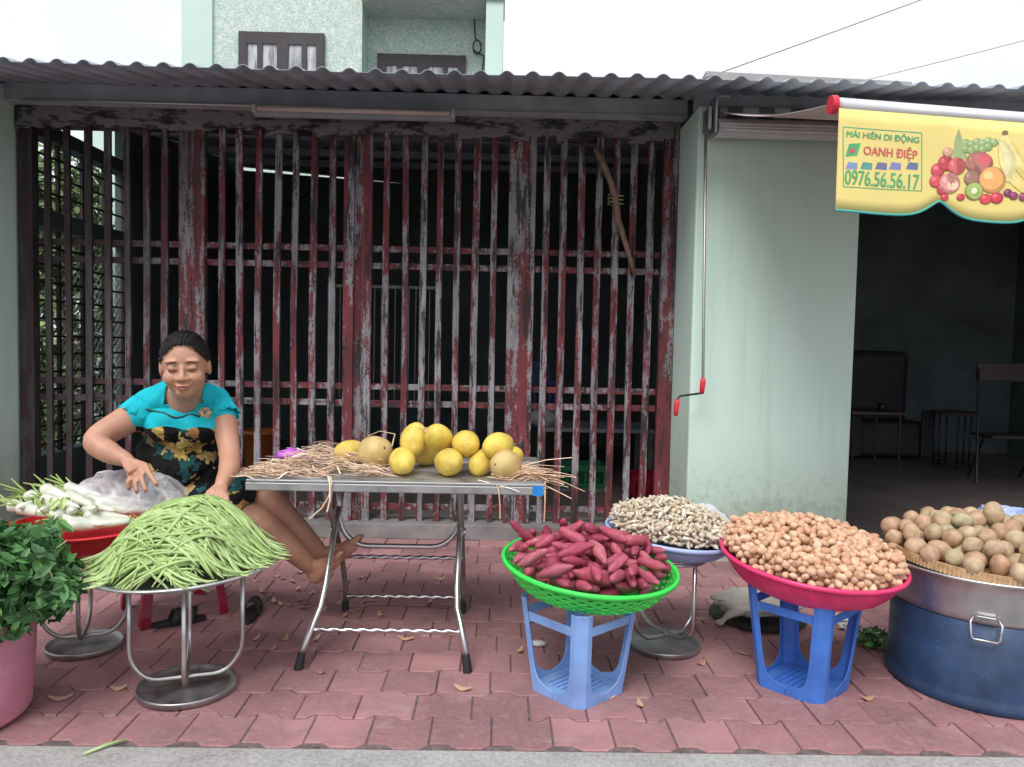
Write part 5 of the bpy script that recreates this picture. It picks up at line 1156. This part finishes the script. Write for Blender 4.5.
# right arm (left in the photograph)
wrR = P(127, 460, 3.06); elR = P(96, 440, 3.14)
limb(sk, [shR, P(125, 421, 3.24), elR, P(109, 452, 3.10), wrR], [.062, .060, .049, .045, .027], 20)
def hand(mb, wrist, palm, tips, thumb, s=1.0):
    """palm slab from wrist to knuckles; each finger its own bent chain from its knuckle"""
    d = (palm-wrist).normalized(); L_ = (palm-wrist).length
    across = None
    side = (tips[-1]-tips[0]).normalized(); nrm = d.cross(side).normalized(); side = nrm.cross(d).normalized()
    kn = [palm+side*s*o_ +d*dd for o_, dd in ((-.031, -.004), (-.0105, .004), (.0105, .004), (.031, -.003))]
    mb.tube([wrist, wrist.lerp(palm, .5), palm], [.024*s, .036*s, .040*s], 16, flat=.48)
    for k_ in kn: limb(mb, [wrist.lerp(k_, .3), k_], [.014*s, .0115*s], 12, 3)
    for k_, t_ in zip(kn, tips):
        dirv = t_-k_; mid = k_+dirv*.5+nrm*(.012 if nrm.y < 0 else -.012)*s
        limb(mb, [k_, mid, t_], [.0108*s, .0098*s, .0080*s], 12, 4)
    return nrm
palmR = P(139, 472, 3.005); tipsR = [P(129, 489, 2.975), P(137, 492, 2.955), P(146, 491, 2.95), P(157, 485, 2.955)]
hand(sk, wrR, palmR, tipsR, None, 1.08)
limb(sk, [wrR.lerp(palmR, .35)+Vector((.01, .03, -.01)), P(135, 478, 3.03), P(134, 486, 3.01)], [.014, .012, .009], 12, 4)
# left arm
wrL = P(222, 484, 3.02); elL = P(229, 449, 3.22)
limb(sk, [shL, P(224, 423, 3.28), elL, P(229, 468, 3.12), wrL], [.058, .052, .043, .041, .027], 20)
palmL = P(216, 494, 2.96); tipsL = [P(206, 505, 2.93), P(210, 508, 2.92), P(215, 509, 2.92), P(220, 508, 2.92)]
hand(sk, wrL, palmL, tipsL, None, 1.0); limb(sk, [wrL.lerp(palmL, .4), P(226, 497, 2.95), P(227, 503, 2.93)], [.014, .012, .009], 12, 4)
# legs stretched out under the table, ankles crossed
kn1 = P(259, 497, 3.36); an1 = P(322, 555, 3.42); kn2 = P(250, 520, 3.24); an2 = P(312, 568, 3.36)
limb(sk, [hip+Vector((.08, 0, -.02)), kn1, P(290, 522, 3.38), an1], [.098, .070, .056, .034], 20)
limb(sk, [hip+Vector((.04, -.08, -.04)), kn2, P(282, 541, 3.28), an2], [.098, .068, .058, .034], 20)
def foot(mb, ankle, heel, ball, toe, side):
    limb(mb, [ankle, heel], [.034, .030], 16); limb(mb, [heel, heel.lerp(ball, .5), ball], [.031, .033, .034], 18, 5); limb(mb, [ball-side*.016, ball+side*.016], [.025, .023], 12, 3); limb(mb, [ankle, ankle.lerp(ball, .6)], [.032, .028], 14)
    for k in range(5):
        o_ = side*((k-2)*.0175); limb(mb, [ball+o_, toe+o_-(toe-ball)*(.10*abs(k-.7)+.12)], [.017, .0135-.0010*k], 10, 3)
foot(sk, an1, P(326, 566, 3.42), P(351, 545, 3.41), P(364, 533, 3.42), Vector((.35, -.75, .55)).normalized())
foot(sk, an2, P(316, 577, 3.36), P(334, 560, 3.32), P(345, 550, 3.31), Vector((.3, -.8, .5)).normalized())
body = remeshed(sk, 'person', .0052, 3, M['skin'])
# soften the face: sockets, philtrum and lid lines
HI = HM.inverted()
co = np.empty(len(body.vertices)*3); body.vertices.foreach_get('co', co); co = co.reshape(-1, 3)
Hn = np.array(HI); loc = co@Hn[:3, :3].T+Hn[:3, 3]
front = (loc[:, 1] < -.04) & (np.abs(loc[:, 0]) < .08) & (np.abs(loc[:, 2]) < .13)
def push(cx, cz, sx_, sz_, amt):
    w = np.exp(-((loc[:, 0]-cx)/sx_)**2-((loc[:, 2]-cz)/sz_)**2)*front; loc[:, 1] += w*amt
for s in (-1, 1):
    push(s*.019, .008, .008, .010, .006); push(s*.031, .017, .016, .005, .0035); push(s*.031, -.0115, .016, .005, .0035); push(s*.022, -.045, .006, .014, .0025); push(s*.026, -.066, .006, .006, .003)
push(0, -.066, .022, .0028, .0045); push(0, -.052, .004, .006, .002); push(0, -.080, .016, .005, .004)
Hf = np.array(HM); co = loc@Hf[:3, :3].T+Hf[:3, 3]; body.vertices.foreach_set('co', co.ravel()); body.update()
base = Vector((cs_.x, cs_.y, SEATZ))
body.transform(Matrix.Translation(-base))
woman = bpy.data.objects.new('person', body); COL.objects.link(woman); woman.location = base; MAT[woman.name] = Matrix.Translation(base)
tag(woman, 'seated woman in turquoise and black floral dress reaching over a plastic bag', 'person')
tree = BVHTree.FromPolygons([Vector(c_) for c_ in co], [tuple(p.vertices) for p in body.polygons])
def onface(x, z, lift=.001):
    o_ = HM @ Vector((x, -.25, z)); d = (HM.to_3x3() @ Vector((0, 1, 0))).normalized(); h = tree.ray_cast(o_, d); return (h[0] if h[0] else HM @ Vector((x, -.09, z)))-d*lift
for s in (-1, 1):
    MB().tube([onface(s*(.031+u*.0165), .020+.0045*(1-u*u)-(.003*u), .0008) for u in np.linspace(-1, 1, 9)], [.0010, .0019, .0024, .0026, .0026, .0024, .002, .0014, .0006], 8).build('eyebrow', M['brow'], woman, smooth=True)
    MB().tube([onface(s*(.031+u*.0150), -.0035-.0030*(1-u*u), .0004) for u in np.linspace(-1, 1, 9)], [.0009, .0016, .0022, .0025, .0025, .0023, .0020, .0016, .0009], 8).build('eyelashes', M['brow'], woman, smooth=True)
    MB().tube([onface(s*(.031+u*.0140), .0075+.0020*(1-u*u), .0000) for u in np.linspace(-1, 1, 9)], .0007, 6).build('eyelid_crease', M['brow'], woman, smooth=True)
MB().tube([onface(u*.0235, -.0615+.0012*(abs(u) < .3)-.0020*u*u, .0005) for u in np.linspace(-1, 1, 11)], [.0006, .002, .003, .0036, .004, .0038, .004, .0036, .003, .002, .0006], 8, flat=.8).build('upper_lip', M['lip'], woman, smooth=True)
MB().tube([onface(u*.0215, -.0705+.0045*u*u, .0005) for u in np.linspace(-1, 1, 11)], [.0006, .0022, .0036, .0046, .005, .005, .005, .0046, .0036, .0022, .0006], 8, flat=.8).build('lower_lip', M['lip'], woman, smooth=True)
# nails
for t_ in tipsR: MB().ell(t_+Vector((0, -.0075, .004)), (.0055, .002, .0065), 10, 8).build('fingernail', M['lip'], woman, smooth=True)
# hair: pulled back cap and a low bun
mb = MB(); n, m = 72, 56; vs = []; keep = []
for i in range(m+1):
    th = math.pi*i/m
    for j in range(n):
        a = 2*math.pi*j/n; d = Vector((math.sin(th)*math.cos(a), math.sin(th)*math.sin(a), math.cos(th)))
        strand = .985+.010*math.sin(a*34+3*math.sin(th*3))*math.sin(th)-.02*math.exp(-(d.x/.05)**2)*(d.y < 0); vs.append(Vector((d.x*.0790*strand, .012+d.y*.1035*strand, .024+d.z*.1045*strand)))
def face_side(p):
    hl = .092-((p.x/.072)**2)*.058-.006*math.exp(-(p.x/.006)**2)
    if p.y < -.012 and p.z < hl: return True
    if p.y < .032 and p.z < .010: return True
    if p.z < -.055: return True
    return False
fs = []
for i in range(m):
    for j in range(n):
        q = (i*n+j, (i+1)*n+j, (i+1)*n+(j+1) % n, i*n+(j+1) % n); c_ = sum((vs[k] for k in q), Vector())/4
        if not face_side(c_): fs.append(q)
mb.add(vs, fs, HM); mb.ell((0, .115, .0), (.045, .032, .042), 20, 14, HM)
for f_ in list(range(1)):
    rnd = random.Random(4); bunp = Vector((0, .112, .004)); E = Vector((.0795, .1045, .1055)); cc_ = Vector((0, .012, .024))
    def onskull(d, k=1.0): d = d.normalized(); return cc_+Vector((d.x*E.x, d.y*E.y, d.z*E.z))*k
    def hl_(x): return .086-((x/.072)**2)*.060
    starts = []
    for q in range(150):
        x = rnd.uniform(-.072, .072); z = hl_(x)+rnd.uniform(-.005, .004); y = -math.sqrt(max(0, 1-(x/E.x)**2-((z-cc_.z)/E.z)**2))*E.y; starts.append(Vector((x/E.x, y/E.y, (z-cc_.z)/E.z)))
    for q in range(110):
        s_ = rnd.choice((-1, 1)); z = rnd.uniform(-.02, .05); y = rnd.uniform(-.015, .03)
        starts.append(Vector((s_*math.sqrt(max(.05, 1-(y/E.y)**2-((z-cc_.z)/E.z)**2)), y/E.y, (z-cc_.z)/E.z)))
    for q in range(130):
        x = rnd.uniform(-.06, .06); z = rnd.uniform(.09, .125); y = rnd.uniform(-.06, .03); starts.append(Vector((x/E.x, y/E.y, (z-cc_.z)/E.z)))
    be = Vector((0, .97, -.2)).normalized()
    for d0 in starts:
        d0 = d0.normalized(); lift = rnd.uniform(1.0, 1.028); pts_ = []
        side_ = Vector((.35*(1 if d0.x > 0 else -1)*min(1, abs(d0.x)*3), 0, .12))
        for k in range(9):
            t_ = k/8; d = d0.lerp(be, t_)+side_*math.sin(math.pi*t_)*.35
            pts_.append(HM @ onskull(d, lift if k else lift-.02))
        mb.tube(pts_, [.0006, .0016, .0021, .0022, .0022, .0022, .002, .0018, .0014], 5)
hair = mb.build('hair', M['hair'], woman, smooth=True)
# dress
t = NT('turquoise_and_floral_cloth', .85, 0, .2); v = t.pos(); sp = t.n.new('ShaderNodeSeparateXYZ'); t.l.new(v, sp.inputs[0]); nz_ = t.noise(v, 9, 3); nd = t.noise(v, 22, 2)
vv = t.mix(.10, v, nd.outputs['Color']); vo = t.n.new('ShaderNodeTexVoronoi'); vo.inputs['Scale'].default_value = 17; t.l.new(vv, vo.inputs['Vector'])
vo2 = t.n.new('ShaderNodeTexVoronoi'); vo2.inputs['Scale'].default_value = 34; t.l.new(vv, vo2.inputs['Vector'])
cellc = t.n.new('ShaderNodeSeparateColor'); t.l.new(vo.outputs['Color'], cellc.inputs[0])
pet = t.ramp(cellc.outputs[0], [(0, (.009, .009, .010)), (.22, (.62, .44, .12)), (.42, (.55, .27, .10)), (.58, (.75, .55, .22)), (.74, (.03, .12, .13)), (.90, (.009, .009, .010))], True)
shade_ = t.ramp(vo2.outputs['Distance'], [(.05, (1.1,)*3), (.5, (.55,)*3)]); pet = t.mix(1, pet, shade_, 'MULTIPLY')
mask = t.ramp(vo.outputs['Distance'], [(.50, (1, 1, 1)), (.54, (0, 0, 0))]); flo = t.mix(mask, (.009, .009, .010, 1), pet)
ZY = P(183, 427, 3.24).z
edge_ = t.math('ADD', sp.outputs['Z'], t.math('MULTIPLY', t.math('SINE', t.math('MULTIPLY', sp.outputs['X'], 42)), .006))
up_ = t.math('GREATER_THAN', edge_, ZY)
t.color(t.mix(up_, flo, t.ramp(nz_.outputs['Fac'], [(.3, (.008, .38, .46)), (.7, (.015, .50, .58))]))); t.bump(nz_.outputs['Fac'], .3, .01); M['dress'] = t.m
dm = MB()
limb(dm, [P(154, 405, 3.33), P(168, 398, 3.31), P(184, 398, 3.31), P(199, 397, 3.31), P(212, 403, 3.34)], [.072, .072, .074, .070, .068], 20)
dm.ell(P(183, 424, 3.34), (.182, .122, .13), 28, 18); dm.ell(P(166, 428, 3.27), (.085, .075, .075), 20, 14); dm.ell(P(201, 427, 3.27), (.085, .075, .075), 20, 14)
dm.ell(P(180, 462, 3.40), (.180, .150, .19), 28, 18); dm.ell(hip, (.215, .195, .14), 28, 18)
limb(dm, [hip+Vector((.06, -.02, 0)), hip.lerp(kn1, .5), kn1+(hip-kn1).normalized()*.01], [.13, .115, .096], 24)
limb(dm, [hip+Vector((.04, -.09, -.02)), hip.lerp(kn2, .5)+Vector((0, -.02, 0)), kn2+(hip-kn2).normalized()*.05], [.13, .115, .092], 24)
for a_, b_, c_, r0 in ((shR, P(144, 409, 3.30), P(138, 416, 3.27), .066), (shL, P(219, 408, 3.32), P(221, 415, 3.30), .058)): limb(dm, [a_, b_, c_], [.070, r0, r0], 20)
dress = remeshed(dm, 'dress', .008, 4, M['dress'])
bm = bmesh.new(); bm.from_mesh(dress)
nx0, nx1 = P(163, 400, 3.22).x, P(199, 400, 3.22).x; nzb = P(183, 404, 3.22).z
kill = []
for f in bm.faces:
    c_ = f.calc_center_median()
    if nx0 < c_.x < nx1 and c_.z > nzb+.004*math.cos(c_.x*30) and c_.y < 3.42: kill.append(f)
    for k_, dv in ((kn1, (kn1-hip).normalized()), (kn2, (kn2-hip).normalized())):
        if (c_-k_).dot(dv) > (.035 if k_ is kn1 else .0) and (c_-k_).length < .16: kill.append(f); break
# the cut cannot take cloth away above the shoulder line on the arms
bmesh.ops.delete(bm, geom=list(set(kill)), context='FACES')
for v_ in bm.verts:   # cloth folds
    c_ = v_.co; n_ = mnoise.noise(Vector((c_.x*7+c_.z*3, c_.y*7, c_.z*9))); n2_ = abs(mnoise.noise(Vector((c_.x*14-c_.z*12, 1, c_.z*7+c_.x*8)))); v_.co += v_.normal*max(-.0005 if c_.z > ZY-.03 else -.008, (n_*.016+n2_*.022-.004))
bm.to_mesh(dress); bm.free(); dress.transform(Matrix.Translation(-base))
do = bpy.data.objects.new('dress', dress); COL.objects.link(do); do.parent = woman; MAT[do.name] = MAT[woman.name]; q = do.modifiers.new('s', 'SOLIDIFY'); q.thickness = .004; q.offset = 0
dt = BVHTree.FromPolygons([v_.co+base for v_ in dress.vertices], [tuple(p.vertices) for p in dress.polygons])
def ondress(px, py, lift=.004):
    d = ray(px, py).normalized(); h = dt.ray_cast(Vector((0, 0, CH)), d); return (h[0] if h[0] else P(px, py, 3.2))-d*lift
# ruffled cap sleeves, each a wavy flared band round the arm opening
for c0_, c1_, r0 in ((P(146, 405, 3.30), P(134, 419, 3.26), .063), (P(217, 403, 3.33), P(224, 418, 3.29), .056)):
    ax = (c1_-c0_).normalized(); u_ = ax.orthogonal().normalized(); w_ = ax.cross(u_); vs = []; n = 72
    for i in range(n):
        a = 2*math.pi*i/n
        for j in range(5):
            k = j/4; r_ = r0+.010*k+.006*k*math.sin(a*11); vs.append(c0_.lerp(c1_, k)+u_*math.cos(a)*r_+w_*math.sin(a)*r_)
    MB().add(vs, [(i*5+j, ((i+1) % n)*5+j, ((i+1) % n)*5+j+1, i*5+j+1) for i in range(n) for j in range(4)]).build('sleeve_ruffle', M['dress'], do, smooth=True, solid=.003)
MB().tube([ondress(x, y, .002) for x, y in ((146, 409), (152, 411), (158, 412), (164, 413), (170, 416), (176, 418), (182, 417), (188, 415), (194, 415), (200, 417))], .0045, 6).build('neck_trim', M['black_rubber'], do, smooth=True)
mb = MB(); c_ = ondress(205, 413, .012)
for k in range(6): a = k*1.05; mb.ell(c_+Vector((.016*math.cos(a), -.002, .015*math.sin(a))), (.013, .006, .011), 10, 8)
M['brooch'] = vary('cream_brown_fabric_flower', (.50, .34, .20), .6, 60, .8); mb.build('fabric_flower', M['brooch'], do, smooth=True)
